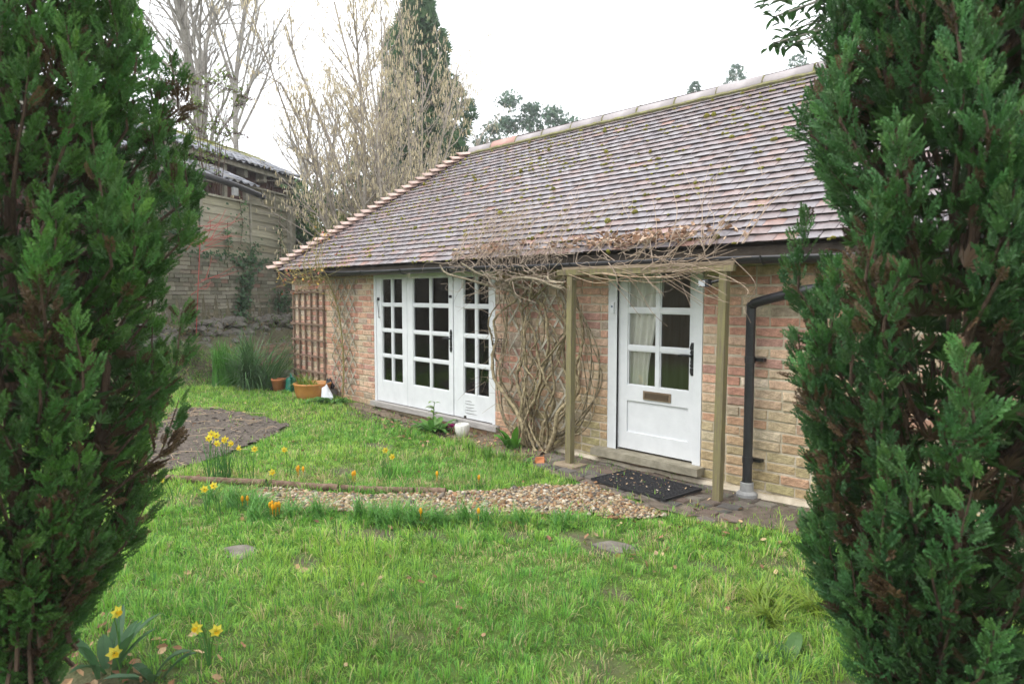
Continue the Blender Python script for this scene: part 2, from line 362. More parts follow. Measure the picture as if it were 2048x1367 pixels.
def brick_mesh(L, Hh, D=.05):
    b = MB(); c = .004
    x, z = L / 2, Hh / 2
    fr = np.array([[-x + c, 0, -z + c], [x - c, 0, -z + c], [x - c, 0, z - c], [-x + c, 0, z - c]])
    md = np.array([[-x, c, -z], [x, c, -z], [x, c, z], [-x, c, z]]); bk = md + np.array([0, D, 0])
    V = np.vstack([fr, md, bk]); V[:8] += rng.normal(0, .0024, (8, 3))
    Fq = [(0, 1, 2, 3)] + [(i, 4 + i, 4 + (i + 1) % 4, (i + 1) % 4) for i in range(4)] + [(4 + i, 8 + i, 8 + (i + 1) % 4, 4 + (i + 1) % 4) for i in range(4)]
    return V, np.array(Fq)
BRH = .0645
BR = {k: [brick_mesh(L, .0645) for _ in range(5)] for k, L in (('s', .214), ('h', .101))}
BRM = {}
for k in BR:
    BRM[k] = []
    for V, Fq in BR[k]:
        me = MB().arr(V, Fq).mesh('brick'); me.materials.append(Mt['brick_o']); BRM[k].append(me)
def brick_col(x, z):
    pal = [((.47, .185, .105), 3.2), ((.53, .275, .16), 3.0), ((.55, .36, .225), 2.6), ((.50, .385, .235), 2.0), ((.36, .16, .115), 1.2), ((.34, .28, .20), .7), ((.66, .56, .43), .5)]
    w = np.array([p[1] for p in pal]); c = np.array(pal[rng.choice(len(pal), p=w / w.sum())][0]) * rng.uniform(.85, 1.15)
    # green algae growing on damp bricks: strongest behind the vine and by the downpipe
    g = 0
    if -1.1 < x < -.05 and z < 1.0: g = 1.0 * (1 - z / 1.1)
    elif x > .9 and z < .8: g = .85 * (1 - z / .95)
    elif z < .25: g = .35
    if z > 1.72: g = max(g, .35)
    g *= rng.uniform(.5, 1.2)
    c = c * .72 + np.array([.60, .475, .43]) * .32
    return c * (1 - g) + np.array([.37, .335, .17]) * g
def hole(x0, x1, z0, z1):
    for (a, c, d, e) in ((FX0, FX1, FZ0, FZ1), (DX0, DX1, DZ0, DZ1)):
        if x1 > a + .004 and x0 < c - .004 and z1 > d and z0 < e: return (a, c)
    return None
bl = []
zc = -.02; row = 0
while zc < H - .03:
    z0, z1 = zc, zc + .069
    x = XL + (.0 if row % 2 == 0 else .115)
    while x < 3.4:
        k = 'h' if (rng.random() < .22) else 's'
        L = .219 if k == 's' else .105
        h = hole(x, x + L, z0, z1)
        if h is None: bl.append((x + L / 2, (z0 + z1) / 2, L, k)); x += L + .011
        else:
            if x < h[0] - .03: bl.append(((x + h[0]) / 2, (z0 + z1) / 2, h[0] - x - .004, 's'))
            x = h[1] + .004
    zc += .08; row += 1
bl.sort(key=lambda q: -q[0] if q[0] < 1.95 else 99)
far = MB(); nind = 0
for (x, z, L, k) in bl:
    v = rng.integers(5); c = brick_col(x, z); y = rng.normal(0, .0025); a = rng.normal(0, .004)
    full = .219 if k == 's' else .105
    if x < 1.95 and x > FX1 - .05 and nind < 296:
        o = ob('brick', BRM[k][v], wall); o.location = (x, y, z); o.scale = (L / full, 1, rng.uniform(.96, 1.03)); o.rotation_euler = (0, a, rng.normal(0, .004)); o.color = (*c, 1); nind += 1
    else:
        V, Fq = BR[k][v]; V = V * np.array([L / full, 1, rng.uniform(.96, 1.03)]); ca, sa = math.cos(a), math.sin(a)
        V = np.stack([V[:, 0] * ca + V[:, 2] * sa, V[:, 1], -V[:, 0] * sa + V[:, 2] * ca], -1) + np.array([x, y, z]); far.arr(V, Fq, c)
far.build('brickwork', Mt['brick_t'], wall, kind='stuff')
# loose mortar fillet along the foot of the wall
b = MB()
xs = np.arange(-1.4, 3.4, .07); P = np.stack([xs, -.022 + .012 * wav(xs, xs * 0, 5), .018 + .012 * wav(xs * 2, xs, 4)], -1)
b.tube(P, .035 + .008 * wav(xs, xs * 3, 4), 6); b.build('mortar_fillet', Mt['mortar'], house)

# ---- roof
EY, EZ = -.20, 1.95; RD = 2.15; RZ = 3.86
PIT = math.atan2(RZ - EZ, RD - EY); cp, sp = math.cos(PIT), math.sin(PIT); SL = (RD - EY) / cp
HX = -6.857                                      # eaves corner of the hip
deck = MB()
off = np.array([0, sp, -cp]) * .012
A = np.array([[HX + .02, EY + .02, EZ], [XR + .1, EY + .02, EZ], [XR + .1, RD, RZ], [HX + RD - EY, RD, RZ]]) + off
Bk = np.array([[HX + .02, 2 * RD - EY, EZ], [XR + .1, 2 * RD - EY, EZ]]) + off * [0, -1, 1]
V = np.vstack([A, Bk]); V = np.vstack([V, V - [0, 0, .08]])
deck.arr(V, [(0, 1, 2, 3), (3, 2, 5, 4), (0, 3, 4), (6, 9, 8, 7), (9, 10, 11, 8), (6, 10, 9), (0, 6, 7, 1), (0, 4, 10, 6), (4, 5, 11, 10), (1, 7, 8, 2), (2, 8, 11, 5)])
roof = deck.build('roof', Mt['darkwood'], house)
TW, GA = .165, SL / 30
def tile_geo():
    w, L, t = TW - .0035, .19, .016
    xs = np.array([-w / 2, -w / 6, w / 6, w / 2]); cam_ = np.array([0, .0016, .0016, 0])
    V = []
    for (s, dn) in ((0, 0), (L, -.027)):
        for top in (1, 0):
            for i in range(4): V.append([xs[i], s, dn + cam_[i] + (0 if top else -t)])
    V = np.array(V); V[0:8, 1] += np.tile(rng.normal(0, .0015, 4), 2)
    V = V + rng.normal(0, .0006, V.shape)
    F = [(i, i + 1, 9 + i, 8 + i) for i in range(3)] + [(4 + i, 5 + i, i + 1, i)[::1] for i in range(3)] + [(0, 8, 12, 4), (3, 7, 15, 11)]
    return V, np.array(F)
TG = [tile_geo() for _ in range(6)]; TMI = np.array([0, 0, 0, 1, 1, 1, 0, 0]); grime_shadow = mat('tile_tail_grime_shadow', (.018, .017, .015), (.06, .045, .038), 30, .95, .5, 120)  # near-black tails: grime plus the row shadow lines painted into the colour
TM = []
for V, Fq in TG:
    me = MB().arr(V, Fq, mi=TMI).mesh('roof_tile'); me.materials.append(Mt['tile_o']); me.materials.append(grime_shadow); TM.append(me)
Rr = np.array([[1, 0, 0], [0, cp, -sp], [0, sp, cp]])       # tile local (x, s, n) to world
def tile_col(i):
    pal = [((.215, .175, .168), 4), ((.245, .175, .155), 1.4), ((.205, .185, .19), 3.5), ((.28, .17, .135), .25 + .8 * max(0, 4 - i)), ((.24, .22, .215), 2)]
    w = np.array([p[1] for p in pal]); return np.array(pal[rng.choice(len(pal), p=w / w.sum())][0]) * rng.uniform(.88, 1.12)
tiles = []
for i in range(30):
    s = i * GA; hx = HX + s * cp + .03
    x = hx - rng.uniform(0, .01) if True else 0
    st = -7.0 + (TW / 2 if i % 2 else 0)
    k0 = math.ceil((hx - st) / TW)
    if (st + k0 * TW - hx) > .02: tiles.append((i, (hx + st + k0 * TW) / 2, s, (st + k0 * TW - hx) / TW))
    xx = st + k0 * TW
    while xx + TW < XR + .12:
        tiles.append((i, xx + TW / 2, s, 1.0)); xx += TW
def tile_world(x, s): return np.array([x, EY + s * cp - sp * .034, EZ + s * sp + cp * .034])
def hpx(P):
    v = np.asarray(P) - CAM; yaw = R(46.82)
    h = np.array([-math.sin(yaw), math.cos(yaw), 0]); r = np.array([math.cos(yaw), math.sin(yaw), 0])
    return v @ r / (v @ h), v @ h
def vis_rank(q):
    P = tile_world(q[1], q[2]); tx, d = hpx(P); return d if tx < .43 else d + 50
tiles.sort(key=vis_rank)
far = MB()
for n, (i, x, s, wsc) in enumerate(tiles):
    c = tile_col(i); v = rng.integers(6); P = tile_world(x, s + rng.normal(0, .002)); P = P + Rr[:, 2] * rng.normal(0, .0012)
    rz = rng.normal(0, .006); rt = rng.normal(0, .010)
    if n < 300:
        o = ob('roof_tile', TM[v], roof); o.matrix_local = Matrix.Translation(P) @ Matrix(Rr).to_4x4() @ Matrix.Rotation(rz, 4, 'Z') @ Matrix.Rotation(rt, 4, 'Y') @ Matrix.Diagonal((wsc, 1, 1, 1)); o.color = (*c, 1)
    else:
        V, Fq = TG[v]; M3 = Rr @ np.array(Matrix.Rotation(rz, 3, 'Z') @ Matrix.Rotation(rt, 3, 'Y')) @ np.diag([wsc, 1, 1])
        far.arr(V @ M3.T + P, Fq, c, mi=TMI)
# courses of the hip end and the rear slope
for i in range(30):
    s = i * GA; z = EZ + s * sp; q = s * cp
    for k in range(2):
        if k == 0:
            y0, y1 = EY + q, 2 * RD - EY - q
            if y1 - y0 < .05: continue
            m = np.array([[0, -cp, sp * 0], [1, 0, 0], [0, 0, 0]])
            far.arr([[HX + q - .02, y0, z + .03], [HX + q - .02, y1, z + .03], [HX + q + .15, y1 - .15, z + .03 + .10], [HX + q + .15, y0 + .15, z + .03 + .10], [HX + q - .02, y0, z + .012], [HX + q - .02, y1, z + .012]], [(0, 3, 2, 1), (0, 1, 5, 4)], tile_col(i))
        else:
            yy = 2 * RD - EY - q
            far.arr([[HX + q, yy + .02, z + .03], [XR + .1, yy + .02, z + .03], [XR + .1, yy - .15, z + .13], [HX + q + .1, yy - .15, z + .13], [HX + q, yy + .02, z + .012], [XR + .1, yy + .02, z + .012]], [(0, 1, 2, 3), (0, 4, 5, 1)], tile_col(i))
far.build('tiling', Mt['tile_t'], roof, kind='stuff').data.materials.append(grime_shadow)
# ridge tiles
def ridge_mesh(L, r=.125):
    b = MB(); a = np.linspace(R(-8), R(188), 13); n = len(a); V = []
    for x in (0, L):
        for rr in (r, r - .016):
            for t in a: V.append([x, rr * math.cos(t), rr * math.sin(t)])
    F = []
    for i in range(n - 1):
        F += [(i, i + 1, 2 * n + i + 1, 2 * n + i), (n + i + 1, n + i, 3 * n + i, 3 * n + i + 1), (i + 1, i, n + i, n + i + 1), (2 * n + i, 2 * n + i + 1, 3 * n + i + 1, 3 * n + i)]
    F += [(0, 2 * n, 3 * n, n), (n - 1, 2 * n - 1, 4 * n - 1, 3 * n - 1)]
    b.arr(V, F); me = b.mesh('ridge_tile', True); me.materials.append(Mt['ridge']); return me
rm = ridge_mesh(.53)
x = HX + RD - EY - .10; bed_ = MB(); j = 0
while x < XR:
    o = ob('ridge_tile', rm, roof); o.location = (x, RD, RZ - .045 + rng.normal(0, .003)); o.rotation_euler = (rng.normal(0, .01), rng.normal(0, .004), rng.normal(0, .004))
    c = np.array([1, 1, 1]) * rng.uniform(.92, 1.08); c = c * ((1.35, .85, .72) if j == 1 else (1, 1, 1)); o.color = (*c, 1)
    a = np.linspace(0, math.pi, 12); bed_.tube(np.stack([np.full(12, x + .538), RD + .121 * np.cos(a), RZ - .045 + .121 * np.sin(a)], -1) + rng.normal(0, .002, (12, 3)), .011, 5)
    x += .548; j += 1
xs = np.arange(HX + RD - EY, XR, .06)
bed_.tube(np.stack([xs, np.full_like(xs, RD - .128) + .006 * wav(xs * 4, xs, 3), np.full_like(xs, RZ - .055) + .006 * wav(xs * 5, xs, 3)], -1), .024 + .008 * wav(xs * 6, xs, 3), 5)
bed_.build('ridge_bedding', Mt['bedding'], roof)
# bonnet hip tiles
def bonnet_mesh():
    b = MB(); V = []; n = 9; a = np.linspace(-1.15, 1.15, n)
    for (s, r, dz) in ((-.06, .128, .022), (.20, .075, -.03)):
        for t in (0, -.014):
            for k in a:
                V.append([s + (.05 * (abs(k) / 1.15) ** 1.6 if s < 0 else 0), (r + t) * math.sin(k) * 1.15, (r + t) * math.cos(k) - r * .62 + dz])
    F = []
    for i in range(n - 1):
        F += [(i, i + 1, 2 * n + i + 1, 2 * n + i), (n + i + 1, n + i, 3 * n + i, 3 * n + i + 1), (i + 1, i, n + i, n + i + 1)]
    b.arr(V, F); me = b.mesh('bonnet_tile', True); me.materials.append(Mt['bonnet']); return me
bm_ = bonnet_mesh()
hd = Vector((1, 1, math.tan(PIT))).normalized(); hl = Vector((-1, 1, 0)).normalized(); hn = hd.cross(hl)
for i in range(29):
    s = i * GA; P = Vector((HX + s * cp - .03, EY + s * cp - .03, EZ + s * sp + .055))
    o = ob('bonnet_tile', bm_, roof); m = Matrix((hd, hl, hn)).transposed().to_4x4()
    o.matrix_local = Matrix.Translation(P) @ m @ Matrix.Rotation(R(11) + rng.normal(0, .03), 4, 'Y') @ Matrix.Rotation(rng.normal(0, .03), 4, 'X')
    c = np.array([1, 1, 1]) * rng.uniform(.85, 1.12); o.color = (*c, 1)
# moss cushions lodged on the tile edges
ico_V = None
def ico(sub=1):
    import bmesh
    bm = bmesh.new(); bmesh.ops.create_icosphere(bm, subdivisions=sub, radius=1)
    V = np.array([v.co[:] for v in bm.verts]); F = np.array([[v.index for v in f.verts] for f in bm.faces]); bm.free(); return V, F
IV, IF = ico(1); IV2, IF2 = ico(2)
mo = MB(); n = 0; Ms, Ts, Cs = [], [], []
for _ in range(2300):
    i = rng.integers(0, 30); x = rng.uniform(HX + i * GA * cp + .1, 2.2)
    if wav(x * 1.2, i * .35, 1.2) + rng.normal(0, .6) < .15: continue
    P = tile_world(x, i * GA + rng.normal(-.006, .006)) + Rr[:, 2] * -.004
    big = rng.random() < .06
    sx = rng.uniform(.012, .036) * (1.25 if big else 1); sy = rng.uniform(.009, .018) * (2.0 if big else 1); sz = rng.uniform(.008, .018) * (2.2 if big else 1)
    Ms.append(Rr @ np.diag([sx, sy, sz])); Ts.append(P); Cs.append(np.array([1, 1, 1]) * rng.uniform(.7, 1.3) * np.array([1, rng.uniform(.85, 1.0), 1]))
mo.inst(IV, IF, np.array(Ms), np.array(Ts), np.array(Cs)); mo.build('moss', Mt['moss'], roof, smooth=True, kind='stuff')
# eaves: fascia, soffit, gutter with brackets
b = MB(); b.box((HX + .05, EY + .03, EZ - .11), (XR, EY + .05, EZ - .012)); b.box((HX + .05, EY + .051, EZ - .1), (XR, -.002, EZ - .085)); b.build('fascia', Mt['darkwood'], house)
gut = MB(); a = np.linspace(math.pi, 2 * math.pi, 11); xg = np.linspace(-5.15, XR, 40); Vg = []
for x in xg:
    zc = 1.905 - .006 * (x + 5) + .004 * math.sin(x * 2.1)
    for r in (.058, .052):
        for t in a: Vg.append([x, -.262 + r * math.cos(t), zc + r * math.sin(t)])
n = 22; Fg = []
for k in range(len(xg) - 1):
    o_ = k * n
    for i in range(10): Fg += [(o_ + i, o_ + n + i, o_ + n + i + 1, o_ + i + 1), (o_ + 11 + i, o_ + 12 + i, o_ + n + 12 + i, o_ + n + 11 + i)]
    Fg += [(o_, o_ + 11, o_ + n + 11, o_ + n), (o_ + 10, o_ + n + 10, o_ + n + 21, o_ + 21)]
gut.arr(Vg, Fg); gutter = gut.build('gutter', Mt['black'], house, smooth=True)
for x in np.arange(-4.9, 3, .92):
    b = MB(); zc = 1.905 - .006 * (x + 5); t = np.linspace(math.pi, 2 * math.pi, 9)
    b.tube(np.stack([np.full(9, x), -.262 + .061 * np.cos(t), zc + .061 * np.sin(t)], -1), .007, 5); b.build('gutter_bracket', Mt['black'], gutter)
# downpipe
dp = MB(); dp.tube(catmull([(1.36, -.09, .07), (1.36, -.09, .6), (1.36, -.09, 1.44), (1.375, -.095, 1.50), (1.43, -.11, 1.530), (1.75, -.20, 1.60), (2.05, -.25, 1.67), (2.10, -.262, 1.86)], 46), .036, 14)
pipe = dp.build('downpipe', Mt['black'], house, smooth=True)
for z in (1.06, .28):
    b = MB(); b.tube([(1.36, -.09, z), (1.36, -.09, z + .05)], .0405, 14); b.build('pipe_collar', Mt['black'], pipe)
for z in (1.085, .30):
    b = MB(); b.box((1.355, -.058, z - .012), (1.45, -.004, z + .012)); b.build('pipe_clip', Mt['iron'], pipe)
b = MB(); b.lathe([(.0, .0), (.078, .0), (.080, .035), (.062, .05), (.052, .055), (.050, .12), (.044, .125)], (1.36, -.09, .005), 22); b.build('drain_collar', Mt['grey_pl'], pipe)

# ---- joinery
def pane_obj(x0, x1, z0, z1, y, root):
    b = MB(); b.box((x0 - .004, y, z0 - .004), (x1 + .004, y + .004, z1 + .004)); return b.build('pane', Mt['glass'], root)
def glazed_leaf(name, x0, x1, z0, z1, gx0, gx1, zs, ncol, y, bar=.030, t=.042, mt='white', panel=None):
    root_b = MB()
    root_b.box((x0, y, z0), (gx0, y + t, z1)); root_b.box((gx1, y, z0), (x1, y + t, z1))
    root_b.box((gx0, y + .0005, zs[-1]), (gx1, y + t, z1))
    if panel is None: root_b.box((gx0, y + .001, z0), (gx1, y + t, zs[0]))
    else:
        px0, px1, pz0, pz1 = panel
        root_b.box((gx0, y + .001, z0), (gx1, y + t, pz0)); root_b.box((gx0, y + .001, pz1), (gx1, y + t, zs[0]))
        if px0 > gx0: root_b.box((gx0, y + .001, pz0), (px0, y + t, pz1))
        if px1 < gx1: root_b.box((px1, y + .001, pz0), (gx1, y + t, pz1))
        root_b.box((max(px0, gx0), y + .016, pz0), (min(px1, gx1), y + t - .002, pz1))
    leaf = root_b.build(name, Mt[mt], house)
    w = (gx1 - gx0) / ncol
    for k in range(1, ncol):
        xc = gx0 + w * k; b = MB(); b.box((xc - bar / 2, y + .003, zs[0]), (xc + bar / 2, y + t - .004, zs[-1])); b.build('glazing_bar', Mt[mt], leaf)
    for k in range(1, len(zs) - 1):
        b = MB()
        for c in range(ncol): b.box((gx0 + w * c + (bar / 2 if c else 0), y + .006, zs[k] - bar / 2), (gx0 + w * (c + 1) - (bar / 2 if c < ncol - 1 else 0), y + t - .006, zs[k] + bar / 2))
        b.build('glazing_bar', Mt[mt], leaf)
    for c in range(ncol):
        for k in range(len(zs) - 1):
            a0 = gx0 + w * c + (bar / 2 if c else 0); a1 = gx0 + w * (c + 1) - (bar / 2 if c < ncol - 1 else 0)
            c0 = zs[k] + (bar / 2 if k else 0); c1 = zs[k + 1] - (bar / 2 if k < len(zs) - 2 else 0)
            pane_obj(a0, a1, c0, c1, y + .022 + rng.uniform(0, .002), leaf)
            # putty bead round the pane
            bd = .010; bb = MB()
            for (p, q, r_, s_) in ((a0, a0 + bd, c0, c1), (a1 - bd, a1, c0, c1), (a0 + bd, a1 - bd, c0, c0 + bd), (a0 + bd, a1 - bd, c1 - bd, c1)):
                bb.box((p, y + .012, r_), (q, y + .021, s_))
            bb.build('glazing_bead', Mt[mt], leaf)
    return leaf
yF = .012
zsF = [.425, .768, 1.110, 1.452, 1.797]
l1 = glazed_leaf('door_leaf', -4.125, -3.402, .145, 1.905, -4.0, -3.51, zsF, 2, yF, bar=.034)
l2 = glazed_leaf('door_leaf', -3.396, -2.452, .145, 1.905, -3.276, -2.533, zsF, 2, yF, bar=.034)
l3 = glazed_leaf('door_leaf', -2.436, -1.742, .145, 1.905, -2.265, -1.812, zsF, 2, yF + .004, bar=.034)
b = MB(); b.box((FX0 + .002, .004, .135), (-4.127, .12, 1.92)); b.box((-1.740, .004, .135), (FX1 - .002, .12, 1.92)); b.box((-4.127, .005, 1.907), (-1.740, .12, 1.925))
b.box((-2.4505, .03, .146), (-2.4375, .05, 1.9)); b.build('door_frame', Mt['white'], house)
# cracked and rotten bottom rail of the right leaf
for k in range(5):
    b = MB(); z = .20 + .035 * k + rng.normal(0, .006); x = -2.24 + rng.uniform(0, .02); P = [(x + t * rng.uniform(.10, .28), yF + .0035, z + rng.normal(0, .004)) for t in (0, .3, .6, 1)]
    P = sorted(P); b.tube(P, [.0016, .0028, .002, .0005], 4); b.build('crack', Mt['darkwood'], l3)
b = MB(); b.box((-2.255, yF + .0005, .146), (-2.215, yF + .006, .172), jit=.004); b.build('rot_hole', Mt['darkwood'], l3)
b = MB(); b.box((-4.20, -.065, .075), (-1.615, .12, .132), jit=.003); b.build('timber_sill', Mt['woodsill'], house)
# front door
yD = .030
zsD = [.759, 1.101, 1.443, 1.785]
fd = glazed_leaf('front_door', .003, .808, .168, 1.865, .098, .752, zsD, 2, yD, bar=.038, panel=(.10, .745, .325, .617))
b = MB(); b.box((DX0 + .002, .0, .150), (0, .11, 1.872)); b.box((.811, .0, .150), (DX1 - .002, .11, 1.872)); b.box((0, .001, 1.868), (.811, .11, 1.879)); b.build('door_frame', Mt['white'], house)
b = MB(); b.box((-.012, .002, .15), (.0, .026, 1.87)); b.build('frame_bead', Mt['white'], house)
b = MB(); V = [(-.205, -.13), (.935, -.13), (.935, .10), (-.205, .10)]
b.box((-.205, -.115, .085), (.935, .12, .148), jit=.003); b.build('stone_sill', Mt['stone'], house)
# letterbox
b = MB(); b.box((.285, yD - .010, .645), (.575, yD - .0005, .722)); lb = b.build('letterbox', Mt['bronze'], fd)
b = MB()
for (x0, x1, z0, z1) in ((.305, .555, .702, .708), (.305, .555, .659, .665), (.305, .311, .665, .702), (.549, .555, .665, .702)): b.box((x0, yD - .014, z0), (x1, yD - .0102, z1))
b.box((.313, yD - .0125, .667), (.547, yD - .0102, .700)); b.build('letterbox_flap', mat('bronze_dark', (.11, .08, .055), None, rough=.5, metal=.4), fd)
# black iron thumb-latch plates with levers
def iron_handle(xc, zc, y, root, s=1.0, dirx=-1):
    b = MB()
    for z, w, h in ((.0, .034, .15), (.095, .046, .035), (-.095, .046, .035), (.125, .026, .03), (-.125, .026, .03), (.055, .044, .02), (-.055, .044, .02), (.02, .040, .015), (-.025, .040, .015)):
        b.box((xc - w / 2 * s, y - .006 - .0005 * abs(z) * 10, zc + (z - h / 2) * s), (xc + w / 2 * s, y - .0003, zc + (z + h / 2) * s))
    for sz in (-1, 1):
        t = np.linspace(0, 2 * math.pi, 10); b.tube(np.stack([xc + .017 * s * np.cos(t), np.full(10, y - .004), zc + sz * .118 * s + .013 * s * np.sin(t)], -1), .0045, 5)
    pl = b.build('latch_plate', Mt['iron'], root)
    b = MB(); b.tube([(xc, y, zc + .03 * s), (xc, y - .045, zc + .03 * s)], .009, 8)
    b.tube(catmull([(xc, y - .045, zc + .03 * s), (xc + dirx * .04, y - .047, zc + .034 * s), (xc + dirx * .11, y - .045, zc + .028 * s)], 8), [.009, .009, .009, .008, .008, .009, .010, .007], 8); b.build('lever', Mt['iron'], root, smooth=True)
iron_handle(.782, 1.04, yD, fd)
iron_handle(-2.487, 1.035, yF, l2, .95)
# cabin hook and staple on the french doors
b = MB(); b.box((-4.085, yF - .016, 1.505), (-4.045, yF - .0005, 1.545)); b.tube(catmull([(-4.07, yF - .02, 1.525), (-4.075, yF - .02, 1.50), (-4.055, yF - .016, 1.40), (-4.045, yF - .016, 1.30), (-4.052, yF - .016, 1.285), (-4.035, yF - .016, 1.272), (-4.015, yF - .016, 1.285)], 24), .0042, 6)
b.build('cabin_hook', Mt['iron'], l1)
b = MB(); b.box((-2.505, yF - .012, 1.545), (-2.472, yF - .0005, 1.578)); b.box((-2.497, yF - .022, 1.548), (-2.482, yF - .0121, 1.575)); b.build('hook_staple', Mt['iron'], l2)
# door bell push on the frame
bell = MB(); bell.box((-.062, -.020, 1.415), (-.027, -.0005, 1.515)); be = bell.build('door_bell', mat('bell_white', (.72, .73, .76), None, rough=.4), house)
b = MB(); t = np.arange(12) * math.pi / 6; b.tube([(-.045, -.020, 1.475), (-.045, -.024, 1.475)], .010, 12); b.build('bell_push', mat('bell_blue', (.10, .14, .20), None, rough=.4), be)
# interior
b = MB(); b.box((XL + .23, .24, .06), (XR - .23, 4.07, .12)); b.build('inner_floor', Mt['inner_floor'], house)
b = MB(); b.box((XL + .23, .225, 1.94), (XR - .23, 4.07, 1.97)); b.build('inner_ceiling', Mt['inner_wall'], house)
b = MB(); b.box((-1.30, .225, .12), (-1.20, 4.07, 1.94)); b.box((-1.20, 2.2, .12), (.35, 2.25, 1.94)); b.box((1.6, .225, .12), (1.7, 4.07, 1.94)); b.build('inner_wall', Mt['inner_wall'], house)
b = MB(); b.box((.75, 2.0, .12), (1.6, 2.06, 1.94));
for k in range(4): b.box((.76 + k * .2, 1.985, .14), (.945 + k * .2, 1.999, 1.92))
b.build('inner_boarding', Mt['timber'], house)
b = MB()
for (y0, y1, z0, z1) in ((2.102, 2.15, 1.002, 1.798), (3.05, 3.098, 1.002, 1.798), (2.15, 3.05, 1.002, 1.05), (2.15, 3.05, 1.75, 1.798), (2.585, 2.615, 1.05, 1.75), (2.15, 2.585, 1.385, 1.415), (2.615, 3.05, 1.385, 1.415)): b.box((XL + .08, y0, z0), (XL + .13, y1, z1))
win = b.build('window_frame', Mt['white'], house)
for (x0_, x1_, z0_, z1_, n_) in ((-6.0, -3.2, .75, 1.85, 4), (.2, 1.5, .85, 1.85, 2)):  # rear-wall windows added to bring daylight into the dark interior
    wb = MB(); w_ = (x1_ - x0_) / n_
    wb.box((x0_ + .002, 4.15, z0_ + .002), (x1_ - .002, 4.2, z0_ + .05)); wb.box((x0_ + .002, 4.15, z1_ - .05), (x1_ - .002, 4.2, z1_ - .002))
    for k in range(n_ + 1): xk = min(max(x0_ + k * w_, x0_ + .027), x1_ - .027); wb.box((xk - .025, 4.151, z0_ + .05), (xk + .025, 4.199, z1_ - .05))
    added_rwin = wb.build('window_frame', Mt['white'], house)
    for k in range(n_): wb = MB(); wb.box((x0_ + k * w_ + .027, 4.172, z0_ + .052), (x0_ + (k + 1) * w_ - .027, 4.176, z1_ - .052)); wb.build('pane', Mt['glass'], added_rwin)
b = MB(); b.box((XL + .10, 2.14, 1.04), (XL + .104, 3.06, 1.76)); b.build('pane', Mt['glass'], win)
# curtain behind the front door, gathered to the left
cu = MB(); nu, nv = 44, 18; Vc = []
for j in range(nv):
    v = j / (nv - 1); z = lerp(.2, 1.86, v); wid = .26 + .16 * sstep(.35, 1.0, v)
    for i in range(nu):
        u = i / (nu - 1); Vc.append([.03 + u * wid, .108 + .028 * math.sin(u * 30 + 1.5 * v) * .8 + .008 * math.sin(u * 17 + 3 * v), z])
idc = np.arange(nu * nv).reshape(nv, nu); cu.arr(Vc, np.stack([idc[:-1, :-1], idc[:-1, 1:], idc[1:, 1:], idc[1:, :-1]], -1).reshape(-1, 4))
cu.build('curtain', Mt['curtain'], house, smooth=True)
cu = MB(); Vc = []
for j in range(nv):
    v = j / (nv - 1); z = lerp(.2, 1.9, v)
    for i in range(nu): u = i / (nu - 1); Vc.append([-2.9 + u * .22, 2.9 + .03 * math.sin(u * 24 + v) + .1 * u, z])
cu.arr(Vc, np.stack([idc[:-1, :-1], idc[:-1, 1:], idc[1:, 1:], idc[1:, :-1]], -1).reshape(-1, 4)); cu.build('curtain', Mt['curtain'], house, smooth=True)

# ------------------------------------------------------------------ porch frame
porch = empty('porch_frame', (.5, -.35, 0), 'mossy timber porch frame with two posts and a beam before the front door', 'porch frame')
for (x, y, lean, z0) in ((-.265, -.345, .012, .03), (1.255, -.345, .022, .0)):
    b = MB(); h = .031; zt = 1.757
    V = []
    for z, dx in ((z0, 0), (.6, lean * .35), (1.2, lean * .7), (zt, lean)):
        for (sx, sy) in ((-1, -1), (1, -1), (1, 1), (-1, 1)): V.append([x + dx + sx * h, y + sy * h, z])
    Fq = [(4 * k + i, 4 * k + (i + 1) % 4, 4 * k + 4 + (i + 1) % 4, 4 * k + 4 + i) for k in range(3) for i in range(4)] + [(0, 3, 2, 1), (12, 13, 14, 15)]
    b.arr(np.array(V) + rng.normal(0, .001, (16, 3)), Fq); part(b, 'post', Mt['green_wood'], porch)
b = MB(); b.box((-.40, -.384, 1.76), (1.36, -.342, 1.802), jit=.003); part(b, 'beam', Mt['green_wood'], porch)
b = MB(); b.box((-.38, -.339, 1.772), (1.34, -.318, 1.838), jit=.003); part(b, 'beam', Mt['old_wood'], porch)
for x in (.08, .95):
    b = MB(); b.box((x, -.3175, 1.79), (x + .045, -.004, 1.832)); part(b, 'rafter', Mt['old_wood'], porch)
b = MB(); b.box((-.38, -.46, .006), (-.13, -.25, .028), jit=.006); part(b, 'post_pad', Mt['old_wood'], porch)
# security lamp on the post
lamp = empty('sensor_light', (1.16, -.37, 1.67), 'small black motion sensor lamp with pale lens under the porch beam', 'sensor light')
b = MB(); b.box((1.115, -.43, 1.642), (1.185, -.37, 1.70)); b.tube([(1.18, -.375, 1.675), (1.235, -.35, 1.69)], .012, 7); part(b, 'housing', Mt['black'], lamp)
b = MB(); b.box((1.112, -.438, 1.647), (1.165, -.4305, 1.690)); part(b, 'lens', Mt['sensor'], lamp)

